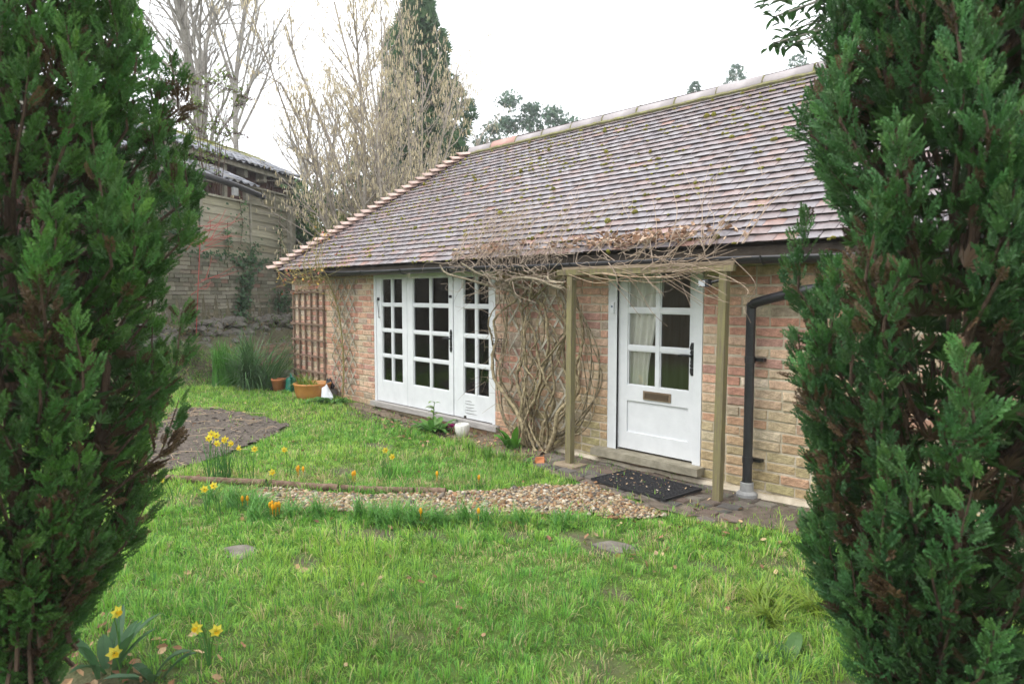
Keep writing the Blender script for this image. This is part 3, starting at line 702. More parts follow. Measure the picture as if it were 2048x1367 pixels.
# ------------------------------------------------------------------ plants: leaf helper
def strip(mb, base, az, L, w, lift, droop, tint, n=5, prof='lance', fold=.0, twist=0):
    """one curved leaf as a strip: starts at elevation lift, bends down by droop (radians) along its length"""
    t = np.linspace(0, 1, n); el = lift - droop * t ** 1.3; ds = L / (n - 1)
    ca, sa = math.cos(az), math.sin(az)
    P = [np.array(base, float)]
    for k in range(1, n):
        e = (el[k] + el[k - 1]) / 2; P.append(P[-1] + ds * np.array([ca * math.cos(e), sa * math.cos(e), math.sin(e)]))
    P = np.array(P)
    ww = {'lance': np.sin(math.pi * np.clip(t * .86 + .10, 0, 1)) ** .8, 'blade': (1 - t ** 2.2) * .9 + .1 * (1 - t), 'oval': np.sin(math.pi * np.clip(t * .97 + .02, 0, 1)) ** .6}[prof] * w / 2
    ww[-1] = max(ww[-1] * .3, .0004)
    side = np.array([-sa, ca, 0]); side = side * math.cos(twist) + np.array([0, 0, math.sin(twist)])
    if fold:
        up = np.array([0, 0, 1.])
        V = np.concatenate([P + side * ww[:, None] + up * (fold * ww)[:, None], P, P - side * ww[:, None] + up * (fold * ww)[:, None]])
        i = np.arange(n - 1); F = np.concatenate([np.stack([i, n + i, n + i + 1, i + 1], -1), np.stack([n + i, 2 * n + i, 2 * n + i + 1, n + i + 1], -1)])
    else:
        V = np.concatenate([P + side * ww[:, None], P - side * ww[:, None]]); i = np.arange(n - 1)
        F = np.stack([i, n + i, n + i + 1, i + 1], -1)
    mb.arr(V, F, tint); return P
def tcol(c, v=.2): return np.array(c) * rng.uniform(1 - v, 1 + v) * np.array([rng.uniform(.9, 1.1), 1, rng.uniform(.85, 1.15)])
GREEN = (.085, .19, .03); YGREEN = (.15, .26, .03); DGREEN = (.035, .095, .022); BGREEN = (.05, .12, .06)

# ------------------------------------------------------------------ lawn grass (uncountable: one object)
def grass_field():
    yaw = R(46.82); h = np.array([-math.sin(yaw), math.cos(yaw)]); r = np.array([math.cos(yaw), math.sin(yaw)])
    n = 1900000
    x = rng.uniform(-9.6, 3.9, n); y = rng.uniform(-5.4, .4, n)
    dx, dy = x - CAM[0], y - CAM[1]; d = dx * h[0] + dy * h[1]; l = dx * r[0] + dy * r[1]
    ok = (d > 1.9) & (np.abs(l) < d * .80 + .1)
    dens = np.where(d < 5, 8200, np.where(d < 8, 5600, 3000)) / (n / (13.5 * 5.8))
    ok &= rng.random(n) < dens
    x, y, d = x[ok], y[ok], d[ok]
    jx = x + .05 * wav(x * 3, y * 3, 2.5); jy = y + .05 * wav(y * 3, x * 3 + 4, 2.5)
    bare = inpoly(jx, jy, SOIL) & (rng.random(len(x)) > .03)
    bare |= inpoly(jx, jy, GRAV) & (rng.random(len(x)) > np.where(jx < -.85, .09, .012))
    bare |= inpoly(jx, jy, PAVE) & (rng.random(len(x)) > .05 + .10 * (wav(x * 4, y * 4, 2) > .6))
    bare |= inpoly(jx, jy, BED) & (rng.random(len(x)) > .07)
    bare |= inpoly(jx, jy, BED2) & (rng.random(len(x)) > .15)
    bare |= (y > -.03) & (x > XL); bare |= sdist(x, y) > -.55
    for (sx, sy, sr) in SLABS: bare |= (np.hypot((jx - sx), (jy - sy) * 1.4) < sr * .85)
    for (sx, sy, sr) in WORN: bare |= (np.hypot((jx - sx), (jy - sy) * 1.6) < sr) & (rng.random(len(x)) > .12)
    # soil round the feet of the two cypresses and worn patches
    bare |= np.hypot(x - .97, y + 4.65) < .42; bare |= np.hypot(x - 3.256, y + 2.364) < .40
    patch = wav(x * 2.3, y * 2.3, 2.0)
    bare |= (patch > 1.0) & (rng.random(len(x)) > .4)
    x, y, d, patch = x[~bare], y[~bare], d[~bare], patch[~bare]
    n = len(x)
    cell = .085; cxi, cyi = np.floor(x / cell).astype(int), np.floor(y / cell).astype(int)
    def hsh(a, b_, k): v = np.sin(a * 127.1 + b_ * 311.7 + k * 74.7) * 43758.5453; return v - np.floor(v)
    tx_, ty_ = (cxi + hsh(cxi, cyi, 1)) * cell, (cyi + hsh(cxi, cyi, 2)) * cell; tf = hsh(cxi, cyi, 3); tcl = hsh(cxi, cyi, 4)
    tus = np.clip(wav(x * 1.6 + 9, y * 1.6, 2.6), -1, 2)                    # broader tussocks
    L = (.040 + .030 * np.clip(tus, -.6, 2) + .050 * tf ** 2) * rng.uniform(.5, 1.4, n)
    edge = np.exp(-((x * .64 + y * .77 + 1.95) / .16) ** 2) * (x < 1.3) * (x > -1.4)      # long tufts along the near edge of the path
    L *= 1 + .9 * edge * rng.random(n)
    L *= np.where(d > 7, .85, 1.0)
    L *= 1 + .5 * np.exp(-((y + .62 + .0 * x) / .12) ** 2) * (x > -3.2) * (x < -.6)
    w = np.where(d < 4, .0034, np.where(d < 7, .0046, .0065)) * rng.uniform(.7, 1.35, n)
    az = np.arctan2(y - ty_, x - tx_) + rng.normal(0, .7, n) + 1.5 * wav(x * 2.2, y * 2.2, 1.5)
    lean = np.clip(.25 + np.hypot(x - tx_, y - ty_) / cell * 1.1 + rng.normal(0, .3, n), .1, 1.75)
    x = x * .8 + tx_ * .2; y = y * .8 + ty_ * .2
    z = gz(x, y) - .004
    D = np.stack([np.cos(az), np.sin(az)], -1); S = np.stack([-D[:, 1], D[:, 0]], -1)
    def pt(hh, lf): return np.stack([x + D[:, 0] * L * lf, y + D[:, 1] * L * lf, z + L * hh], -1)
    P0 = pt(0, 0); P1 = pt(.55 * np.cos(lean * .5), .55 * np.sin(lean * .5)); P2 = pt(.55 * np.cos(lean * .5) + .42 * np.cos(lean * 1.15), .55 * np.sin(lean * .5) + .42 * np.sin(lean * 1.15))
    S3 = np.concatenate([S, np.zeros((n, 1))], 1) * w[:, None] * .5
    V = np.stack([P0 - S3, P0 + S3, P1 + S3 * .85, P1 - S3 * .85, P2], 1).reshape(-1, 3)
    k = np.arange(n)[:, None] * 5
    a = np.array([.175, .41, .068]); bcol = np.array([.37, .545, .09]); c = np.array([.54, .45, .25]); dk = np.array([.085, .23, .06])
    u = np.clip(.45 + .4 * wav(x * 1.1, y * 1.1, 1.4) + .5 * (tcl - .5) + rng.normal(0, .2, n), 0, 1)[:, None]
    C = a * (1 - u) + bcol * u
    dlog = np.exp(-((x * .63 - y * .78 - .86) / .10) ** 2) * (x < -.3) * (x > -2.4)
    dry = (rng.random(n) < (.06 + .22 * (patch > .45) + .5 * dlog + .12 * (tcl > .86)))[:, None]; C = np.where(dry, c, C)
    tk = (rng.random(n) < .22)[:, None]; C = np.where(tk & ~dry, dk, C)
    C = C * rng.uniform(.75, 1.25, (n, 1))
    b = MB(); b.arr(V, k + np.array([[0, 1, 2, 3]]), np.repeat(C, 5, 0)); b.F.append(k + np.array([[3, 2, 4]]))
    return tag(b.build('grass', Mt['grass'], kind='stuff'), 'short uneven bright green lawn grass', 'grass')
grass = grass_field()

# pebbles of the path
def gravel():
    n = 7600; lo, hi = GRAV.min(0), GRAV.max(0)
    x = rng.uniform(lo[0], hi[0], n * 3); y = rng.uniform(lo[1], hi[1], n * 3); k = inpoly(x + .04 * wav(x * 4, y * 4, 3), y + .03 * wav(y * 4, x * 4, 3), GRAV)
    x, y = x[k][:n], y[k][:n]; n = len(x)
    s = rng.uniform(.006, .0145, n) * np.where(rng.random(n) < .10, rng.uniform(1.2, 1.9, n), 1)
    D = rng.normal(0, .35, (n, 3)) + [0, 0, 1]; M = frames(D, rng.uniform(0, 6.28, n)) * np.stack([s * rng.uniform(.9, 1.5, n), s, s * rng.uniform(.5, .8, n)], -1)[:, None, :]
    pal = np.array([1.0, .96, .84]) * np.array([(.42, .30, .19), (.34, .21, .12), (.50, .42, .32), (.22, .19, .17), (.55, .50, .44), (.30, .17, .10), (.16, .145, .135), (.40, .33, .22)])
    C = pal[rng.integers(0, len(pal), n)] * rng.uniform(.5, 1.0, (n, 1))
    b = MB(); IVj = IV * (1 + rng.normal(0, .12, (len(IV), 1)))
    b.inst(IVj, IF, M, np.stack([x, y, gz(x, y) + .014 + s * .3], -1), C)
    return tag(b.build('gravel', Mt['pebble'], smooth=True, kind='stuff'), 'brown and grey pebbles of the garden path', 'gravel')
gravel()

def clods():
    n = 240; lo, hi = SOIL.min(0), SOIL.max(0); x = rng.uniform(lo[0], hi[0], n * 3); y = rng.uniform(lo[1], hi[1], n * 3); k = inpoly(x, y, SOIL * [1, 1]); x, y = x[k][:n], y[k][:n]; n = len(x)
    s = rng.uniform(.006, .020, n) * np.where(rng.random(n) < .06, 2.2, 1); M = frames(rng.normal(0, 1, (n, 3)), rng.uniform(0, 6.28, n)) * np.stack([s * 1.3, s, s * .7], -1)[:, None, :]
    b = MB(); b.inst(IV * (1 + rng.normal(0, .15, (len(IV), 1))), IF, M, np.stack([x, y, gz(x, y) + .024], -1), np.array([.12, .10, .085]) * rng.uniform(.6, 1.3, (n, 1)))
    for _ in range(60):
        k = rng.integers(n); a = rng.uniform(0, 6.28); L = rng.uniform(.1, .35); p = np.array([x[k], y[k], gzf(x[k], y[k]) + .045]); b.tube([p, p + [math.cos(a) * L * .5, math.sin(a) * L * .5, .01], p + [math.cos(a + .3) * L, math.sin(a + .3) * L, 0]], .003, 4, tint=(.36, .27, .18))
    tag(b.build('soil_clods', Mt['pebble'], kind='stuff'), 'clods of earth and dry stalks on the bare soil patch', 'soil')
clods()
# fallen leaves and litter on the lawn
def litter(name, label, pts, size, pal, zoff=.02, mt='dead'):
    n = len(pts); D = rng.normal(0, .5, (n, 3)) + [0, 0, 1]
    s = rng.uniform(size * .6, size * 1.3, n)
    T = np.array([[0, -.5, 0], [.32, -.1, .10], [.25, .3, .05], [0, .55, .12], [-.25, .3, .05], [-.32, -.1, .10], [0, 0, -.04]])
    Ft = np.array([[0, 1, 6], [1, 2, 6], [2, 3, 6], [3, 4, 6], [4, 5, 6], [5, 0, 6]])
    M = frames(D, rng.uniform(0, 6.28, n)) * s[:, None, None]; P = np.array(pts, float); P[:, 2] += zoff
    C = np.array(pal)[rng.integers(0, len(pal), n)] * rng.uniform(.7, 1.25, (n, 1))
    b = MB(); b.inst(T, Ft, M, P, C); return tag(b.build(name, Mt[mt], kind='stuff'), label, 'leaves')
DEADP = [(.30, .17, .09), (.40, .26, .15), (.22, .12, .075), (.50, .36, .22), (.36, .20, .12)]
px = np.concatenate([rng.uniform(-5.5, 3, 190), rng.uniform(-3.5, -1.3, 60), rng.uniform(.6, 2.4, 70), rng.uniform(-3.5, -.6, 130), rng.uniform(-5.4, -2.8, 60), rng.normal(.85, .25, 90)])
py = np.concatenate([rng.uniform(-4.5, -.3, 190), rng.uniform(-1.0, -.3, 60), rng.uniform(-1.9, -.2, 70), rng.uniform(-.45, -.08, 130), rng.uniform(-2.6, -1.6, 60), rng.normal(-4.4, .2, 90)])
litter('fallen_leaves', 'brown dead leaves scattered over lawn and paving', np.stack([px, py, gz(px, py)], -1), .042, DEADP, .022)

# ------------------------------------------------------------------ paving pieces, slabs, doormat, edging logs
pav_me = []
for k in range(5):
    b = MB(); V = np.array([[-.5, -.5, 0], [.5, -.5, 0], [.5, .5, 0], [-.5, .5, 0], [-.46, -.44, .5], [.46, -.44, .5], [.46, .44, .5], [-.46, .44, .5], [-.5, -.5, .35], [.5, -.5, .35], [.5, .5, .35], [-.5, .5, .35]]) 
    V[:, :2] += np.tile(rng.normal(0, .035, (4, 2)), (3, 1)); V[4:8, 2] += rng.normal(0, .05, 4)
    b.arr(V, [(4, 5, 6, 7), (8, 9, 5, 4), (9, 10, 6, 5), (10, 11, 7, 6), (11, 8, 4, 7), (0, 1, 9, 8), (1, 2, 10, 9), (2, 3, 11, 10), (3, 0, 8, 11)])
    me = b.mesh('paver'); me.materials.append(Mt['paver']); pav_me.append(me)
PP = [(.15, .135, .12), (.19, .165, .14), (.21, .165, .135), (.13, .12, .11), (.21, .19, .155), (.20, .15, .12)]
for i, y in enumerate(np.arange(-1.25, -.06, .118)):
    x = -.75 + (i % 2) * .1
    while x < 2.6:
        L = rng.uniform(.10, .20)
        if inpoly(np.array([x + L / 2]), np.array([y]), PAVE)[0] and rng.random() > .20 + .3 * (y < -.75) + .55 * (x > 1.5):
            o = ob('paver', pav_me[rng.integers(5)], pave); o.location = (x + L / 2, y + rng.normal(0, .006), rng.uniform(-.022, -.006)); o.scale = (L - .014, .100 * rng.uniform(.8, 1.02), .06); o.rotation_euler = (rng.normal(0, .04), rng.normal(0, .04), rng.normal(0, .10)); o.color = (*(np.array(PP[rng.integers(len(PP))]) * rng.uniform(.75, 1.2)), 1)
        x += L + .004
for k, (x, y, r_) in enumerate(SLABS):
    b = MB(); a = np.arange(9) * 2 * math.pi / 9; rr = r_ * rng.uniform(.78, 1.05, 9); z = gzf(x, y)
    top = np.stack([rr * np.cos(a) * 1.15, rr * np.sin(a) * .8, np.full(9, .006) + rng.normal(0, .003, 9)], -1); bot = top * [1.03, 1.03, 0] - [0, 0, .04]
    b.arr(np.vstack([top, bot, [[0, 0, .009]]]), [(i, (i + 1) % 9, 18) for i in range(9)] + [(9 + i, 9 + (i + 1) % 9, (i + 1) % 9, i) for i in range(9)])
    o = b.build('stepping_stone', mat('slab', (.12, .108, .09), (.20, .18, .15), 10, .95, .7, 60)); o.location = (x, y, z); o.rotation_euler.z = rng.uniform(-.5, .5)
    lab = ['flat grey stone sunk in the lawn beside the yellow crocus clump', 'grey-brown flat stone sunk in the lawn between gravel path and dark cypress', 'small flat stone in a worn patch of lawn below the gravel', 'small flat stone in a worn patch of lawn below the gravel', 'small flat stone at the foot of the grass tufts edging the gravel', 'small flat stone at the foot of the grass tufts edging the gravel']
    tag(o, lab[k], 'stone', 'flat stones sunk in the lawn')
# doormat: open rubber ring mat
dm = empty('doormat', (.65, -.44, .03), 'black openwork rubber doormat littered with pebbles before the front door', 'doormat')
dm.rotation_euler.z = R(-4)
b = MB(); t = np.linspace(0, 2 * math.pi, 9)
for i in range(19):
    for j in range(11):
        cx_, cy_ = -.36 + i * .04, -.20 + j * .04
        b.tube(np.stack([cx_ + .019 * np.cos(t), cy_ + .019 * np.sin(t), np.full(9, .004)], -1), .0062, 4, cap=False)
b.build('rings', Mt['mat'], dm, kind='stuff')
b = MB(); 
for (x0, x1, y0, y1) in ((-.39, .39, -.232, -.218), (-.39, .39, .218, .232), (-.39, -.376, -.218, .218), (.376, .39, -.218, .218)): b.box((x0, y0, -.006), (x1, y1, .012), jit=.001)
b.build('rim', Mt['mat'], dm)
P = [(.65 + rng.uniform(-.36, .36), -.44 + rng.uniform(-.2, .2), .045) for _ in range(60)]
litter('mat_litter', 'leaf crumbs and small pebbles lying on the black doormat', P, .02, [(.38, .28, .18), (.45, .40, .33), (.28, .17, .10)], .0)
# log edging
LG = [[(-2.45, -3.42), (-2.0, -3.07), (-1.55, -2.68)], [(-1.52, -2.66), (-1.30, -2.50), (-1.06, -2.29)], [(-1.04, -2.27), (-.80, -2.09), (-.55, -1.90)], [(-.53, -1.885), (-.45, -1.83), (-.33, -1.74)]]
LL = ['long weathered edging log beside the daffodil clumps', 'dark split edging log between two longer logs', 'smooth brown edging log against the gravel', 'short edging log end butted against the smooth brown log']
for pts, lab in zip(LG, LL):
    P = np.array([(x, y, gzf(x, y) + .026) for x, y in pts]); P = catmull(P, 12); P[:, 2] += rng.normal(0, .0015, 12)
    b = MB(); b.tube(P, .030 + rng.normal(0, .0015, 12), 9); tag(b.build('edging_log', Mt['log'], smooth=True), lab, 'log', 'edging logs along the gravel path')
# broken brick lying by the vine
b = MB(); b.box((-.05, -.035, 0), (.05, .035, .05), jit=.008); o = b.build('broken_brick', Mt['terra2']); o.location = (-.50, -.50, .012); o.rotation_euler.z = .6
tag(o, 'orange broken brick end lying on paving beside the vine', 'brick')

# ------------------------------------------------------------------ trellises
def lattice(name, label, x0, x1, z0, z1, y, pitch, w=.019, mt='lattice', ang=R(52), clipf=None):
    t = empty(name, ((x0 + x1) / 2, y, max(z0, 0)), label, 'trellis')
    d = np.array([math.cos(ang), math.sin(ang)])
    for sgn in (1, -1):
        dd = d * np.array([sgn, 1]); off = y - (.0095 if sgn > 0 else 0)
        for c in np.arange(-4, 4, pitch):
            # a line through (x0+c, z0) along dd, clipped to the rectangle
            lo, hi = -9, 9
            for (o_, dv, a, b_) in ((x0 + c, dd[0], x0, x1), (z0, dd[1], z0, z1)):
                t0, t1 = (a - o_) / dv, (b_ - o_) / dv; lo = max(lo, min(t0, t1)); hi = min(hi, max(t0, t1))
            if hi - lo < .12: continue
            A = np.array([x0 + c, z0]) + dd * lo; B = np.array([x0 + c, z0]) + dd * hi; nrm = np.array([-dd[1], dd[0]]) * w / 2
            V = [[*(A + nrm), 0], [*(B + nrm), 0], [*(B - nrm), 0], [*(A - nrm), 0]]
            V = np.array([[v[0], off - .008, v[1]] for v in V] + [[v[0], off, v[1]] for v in V])
            b = MB(); b.arr(V, [(0, 1, 2, 3), (7, 6, 5, 4), (0, 4, 5, 1), (1, 5, 6, 2), (2, 6, 7, 3), (3, 7, 4, 0)]); part(b, 'slat', Mt[mt], t)
    return t
lattice('lattice_trellis', 'grey diamond lattice trellis between square trellis and french doors', -5.30, -4.62, .15, 1.80, -.022, .20)
lattice('lattice_trellis', 'weathered diamond lattice trellis behind the thick twisted vine', -1.42, -.52, .18, 1.72, -.034, .225, .024)
sq = empty('square_trellis', (-6.05, -.03, .1), 'brown square-grid wooden trellis on the brick wall by the corner', 'trellis')
for x in np.linspace(-6.56, -5.56, 6):
    b = MB(); b.box((x - .016, -.032, .10), (x + .016, -.012, 1.66), jit=.002); part(b, 'upright', Mt['brown_wood'], sq)
for z in np.linspace(.14, 1.62, 7):
    b = MB(); b.box((-6.62, -.050, z - .015), (-5.50, -.033, z + .015), jit=.002); part(b, 'rail', Mt['brown_wood'], sq)
# wire rack hanging beside the french doors
wr = empty('wire_rack', (-1.6, -.03, 1.03), 'small rusty wire rack fixed to bricks beside the french doors', 'wire rack')
b = MB()
for z in np.linspace(.965, 1.105, 6): b.tube([(-1.70, -.03, z), (-1.50, -.03, z)], .0035, 5)
for x in np.linspace(-1.69, -1.51, 5): b.tube([(x, -.026, .96), (x, -.026, 1.11)], .003, 5)
part(b, 'wires', Mt['iron'], wr, kind='stuff')

# ------------------------------------------------------------------ wisteria-like vine
def wander(p0, p1, n, amp, rr=None):
    rr = rr or rng
    t = np.linspace(0, 1, n)[:, None]; P = np.array(p0) * (1 - t) + np.array(p1) * t
    q = rr.normal(0, amp, (n, 3)); q[0] = 0; q[-1] *= .3; return P + q
vine = empty('climbing_vine', (-.95, -.12, 0), 'leafless climbing vine with thick twisted stems and a tangle of twigs over the gutter', 'vine')
st = MB(); heads = []
for k in range(22):
    x0 = rng.uniform(-1.18, -.72); x1 = np.clip(x0 + rng.normal(0, .30), -1.5, -.42); zt = rng.uniform(1.45, 1.78)
    P = wander((x0, rng.uniform(-.16, -.07), .0), (x1, rng.uniform(-.14, -.06), zt), 8, .0); P[1:-1, 0] += np.cumsum(rng.normal(0, .10, 6)); P[1:-1, 1] += rng.normal(0, .035, 6); P[:, 1] = np.clip(P[:, 1], -.26, -.05)
    P[:, 0] = np.clip(P[:, 0], -1.60, -.38); r0 = rng.choice([rng.uniform(.007, .013), rng.uniform(.014, .027)])
    n = 44; cc = catmull(P, n) + rng.normal(0, .0035, (n, 3)); kn = 1 + .35 * (rng.random(n) < .08); st.tube(cc, (np.linspace(r0, r0 * .5, n) + rng.normal(0, .0011, n)) * kn, 7, tint=np.array([1.1, 1.06, .92]) * rng.uniform(.75, 1.3)); heads.append((P[-1], r0 * .6))
for k in range(9):   # loops out to the side past the post and by the french door
    sgn = 1 if k < 6 else -1; x0 = -.75 if sgn > 0 else -1.25; w = rng.uniform(.35, .62) if sgn > 0 else rng.uniform(.15, .38); zm = rng.uniform(.45, 1.0)
    P = [(x0, -.1, rng.uniform(.0, .3)), (x0 + sgn * w * .7, -.09, zm * .45), (x0 + sgn * w, -.07, zm), (x0 + sgn * w * .8, -.07, zm + .4), (x0 + sgn * w * .55, -.12, 1.5), (x0 + sgn * w * .5, -.2, 1.72)]
    P = np.array(P) + rng.normal(0, .03, (6, 3)); P[:, 1] = np.minimum(P[:, 1], -.03); st.tube(catmull(P, 36), np.linspace(rng.uniform(.006, .011), .004, 36), 6, tint=np.array([1, .98, .9]) * rng.uniform(.8, 1.2))
# knot of thick arms at the top of the post
arms = [[(-.95, -.14, 1.55), (-.9, -.24, 1.68), (-.7, -.32, 1.70), (-.42, -.40, 1.665), (-.30, -.42, 1.67)], [(-1.1, -.14, 1.5), (-1.2, -.22, 1.66), (-1.0, -.34, 1.72), (-.65, -.40, 1.70), (-.35, -.43, 1.655), (-.24, -.44, 1.655)],
        [(-1.0, -.14, 1.5), (-.8, -.28, 1.72), (-.55, -.36, 1.76), (-.45, -.42, 1.70), (-.32, -.43, 1.69)], [(-1.15, -.15, 1.6), (-1.45, -.25, 1.68), (-1.75, -.33, 1.75), (-2.05, -.36, 1.83), (-2.2, -.36, 1.9)],
        [(-.95, -.15, 1.6), (-1.2, -.3, 1.74), (-1.5, -.36, 1.80), (-1.8, -.38, 1.93)]]
for A in arms:
    n = 30; r0 = rng.uniform(.015, .021); st.tube(catmull(np.array(A) + rng.normal(0, .012, (len(A), 3)), n), np.linspace(r0, r0 * .55, n), 7, tint=np.array([1, 1, 1]) * rng.uniform(.85, 1.2))
part(st, 'stems', Mt['bark_vine'], vine, smooth=True, kind='stuff')
tw = MB()
def twig(P, r0, r1=.0012, n=14, tint=(1, 1, 1)): tw.tube(catmull(P, n), np.linspace(r0, r1, n), 4, tint=np.array(tint) * rng.uniform(.7, 1.2), cap=False)
for k in range(215):   # tangle over the gutter, densest left of the porch
    x = rng.choice([rng.normal(-1.15, .42), rng.uniform(-.9, 1.1)], p=[.7, .3]); p = np.array([x, rng.uniform(-.42, -.26), rng.uniform(1.68, 2.0)])
    az = rng.uniform(0, 2 * math.pi); L = rng.uniform(.15, .5); el = rng.normal(.15, .45)
    d = np.array([math.cos(az), math.sin(az) * .35, math.sin(el)]) * L
    P = np.array([p, p + d * .4 + rng.normal(0, .03, 3), p + d * .75 + rng.normal(0, .04, 3), p + d + rng.normal(0, .05, 3) - [0, 0, .05]]); P[:, 1] = np.clip(P[:, 1], -.62, -.20)
    P[:, 2] = np.maximum(P[:, 2], np.where(P[:, 1] > -.24, 2.02, 1.5)); twig(P, rng.uniform(.002, .0055))
for k in range(74):   # shoots reaching up across the tiles
    x = rng.choice([rng.uniform(-2.1, -.5), rng.uniform(-.5, 1.4)], p=[.68, .32]); p = np.array([x, -.30, 1.96]); L = rng.uniform(.3, 1.0); dx = rng.normal(.05, .4)
    P = [p]
    for t in (.33, .66, 1.0): s = L * t; P.append(np.array([x + dx * s + rng.normal(0, .03), -.25 + s * cp, 1.99 + s * sp + .035 + rng.uniform(.0, .16)]))
    twig(P, rng.uniform(.002, .0042), tint=(1.15, 1.1, 1.05))
    q = P[2]; 
    for _ in range(2): d = np.array([rng.normal(0, .14), .08, rng.uniform(.02, .14)]); twig([q, q + d * .5 + rng.normal(0, .01, 3), q + d], .0018, tint=(1.2, 1.15, 1.1))
for k in range(58):   # straw bundle lying along the beam over the door
    x = rng.normal(.98, .22); p = np.array([x - rng.uniform(.1, .45), rng.uniform(-.47, -.37), rng.normal(1.805, .05)])
    L = rng.uniform(.18, .6); sl_ = rng.normal(-.03, .5); bw = rng.normal(0, .025); P = [p, p + [L * .4, rng.normal(0, .01), L * .4 * sl_ + bw * .6], p + [L * .75, rng.normal(-.02, .02), L * .75 * sl_ + bw * .5], p + [L, rng.normal(-.03, .03), L * sl_]]
    P = np.array(P); P[:, 0] = np.minimum(P[:, 0], 1.56 - .1 * rng.random(4)); twig(P, rng.uniform(.0022, .0048), .0015, tint=(1.08, 1.04, 1.0))
for k in range(6):   # long straw-coloured hanging runners across the top of the door
    x = rng.uniform(-.3, .5); P = [(x, -.40, 1.78), (x + .35, -.43, 1.70 + rng.normal(0, .03)), (x + .7, -.44, 1.72 + rng.normal(0, .03)), (x + 1.0, -.44, 1.79)]; twig(np.array(P) + rng.normal(0, .012, (4, 3)), .004, .002, tint=(1.3, 1.2, 1.05))
for k in range(70):   # fine whips beside the french door and down the stems
    x = rng.uniform(-1.75, -1.0); z = rng.uniform(.4, 1.75); p = np.array([x, -.12, z]); d = np.array([rng.normal(-.12, .2), rng.normal(-.05, .05), rng.normal(.0, .25)]); P = np.array([p, p + d * .4 + rng.normal(0, .03, 3), p + d * .8 + rng.normal(0, .04, 3), p + d * 1.2]); P[:, 1] = np.minimum(P[:, 1], -.04); twig(P, .003)
part(tw, 'twigs', Mt['twig'], vine, kind='stuff')
# dead leaves caught at the eaves
n = 480; x = rng.choice([-1, 1], n, p=[.22, .78]); x = np.where(x > 0, rng.normal(.30, .48, n), rng.normal(-1.6, .3, n)); s = np.abs(rng.normal(0, .11, n)); x = np.clip(x, -2.2, 1.35)
litter('eaves_leaves', 'drift of brown dead leaves lodged on the tiles above the porch', np.stack([x, -.22 + s * cp, 1.985 + s * sp + rng.uniform(0, .06, n) * (1 - np.clip(s / .3, 0, 1))], -1), .055, [(.38, .25, .17), (.48, .34, .25), (.30, .19, .13), (.58, .45, .34)], .01)

# ------------------------------------------------------------------ climbing rose at the corner
rose = empty('climbing_rose', (-4.95, -.12, .05), 'thin leafless climbing rose stems over the lattice beside the french doors', 'rose')
b = MB()
main = catmull([(-4.86, -.12, .07), (-4.84, -.10, .5), (-4.88, -.10, 1.0), (-4.95, -.12, 1.4), (-5.05, -.2, 1.75), (-5.1, -.36, 2.0), (-5.15, -.3, 2.4)], 40); b.tube(main, np.linspace(.013, .006, 40), 6)
for k in range(34):
    p = main[rng.integers(8, 36)]; d = np.array([rng.normal(-.15, .35), rng.normal(-.06, .06), rng.uniform(-.05, .55)]); P = np.array([p, p + d * .5 + rng.normal(0, .05, 3), p + d + rng.normal(0, .06, 3)]); P[:, 1] = np.where(P[:, 2] < 1.9, np.minimum(P[:, 1], -.05), np.minimum(P[:, 1], -.33)); b.tube(catmull(P, 10), np.linspace(.005, .0018, 10), 5, cap=False)
for k in range(46):
    p = np.array([rng.uniform(-6.2, -4.8), rng.uniform(-.42, -.32), rng.uniform(1.72, 1.95)]); d = np.array([rng.normal(-.2, .3), rng.normal(-.02, .05), rng.normal(.05, .22)]); P = [p, p + d * .5 + rng.normal(0, .04, 3), p + d]; b.tube(catmull(P, 8), np.linspace(.004, .0016, 8), 4, cap=False)
for x in (-5.45, -5.25, -5.0, -4.8):
    P = [(x, -.30, 1.75), (x + rng.normal(0, .06), -.42, 2.05), (x + rng.normal(0, .1), -.25, 2.4), (x + rng.normal(0, .15), -.1, 2.62)]; b.tube(catmull(P, 14), np.linspace(.006, .002, 14), 5, cap=False)
part(b, 'stems', mat('rose_stem', (.17, .145, .05), (.28, .24, .10), 12, .8), rose, kind='stuff')
b = MB()
for k in range(150):
    p = np.array([rng.uniform(-6.3, -4.8), rng.uniform(-.46, -.3), rng.normal(1.84, .12)]) if k < 110 else np.array([rng.uniform(-5.6, -4.7), rng.uniform(-.35, -.1), rng.uniform(2.0, 2.6)])
    c = (.30, .10, .06) if rng.random() < .55 else (.42, .27, .06); strip(b, p, rng.uniform(0, 6.28), .055, .032, rng.uniform(-.5, .5), 1.0, tcol(c, .3), 4, 'oval')
part(b, 'leaves', Mt['leaf'], rose, kind='stuff')

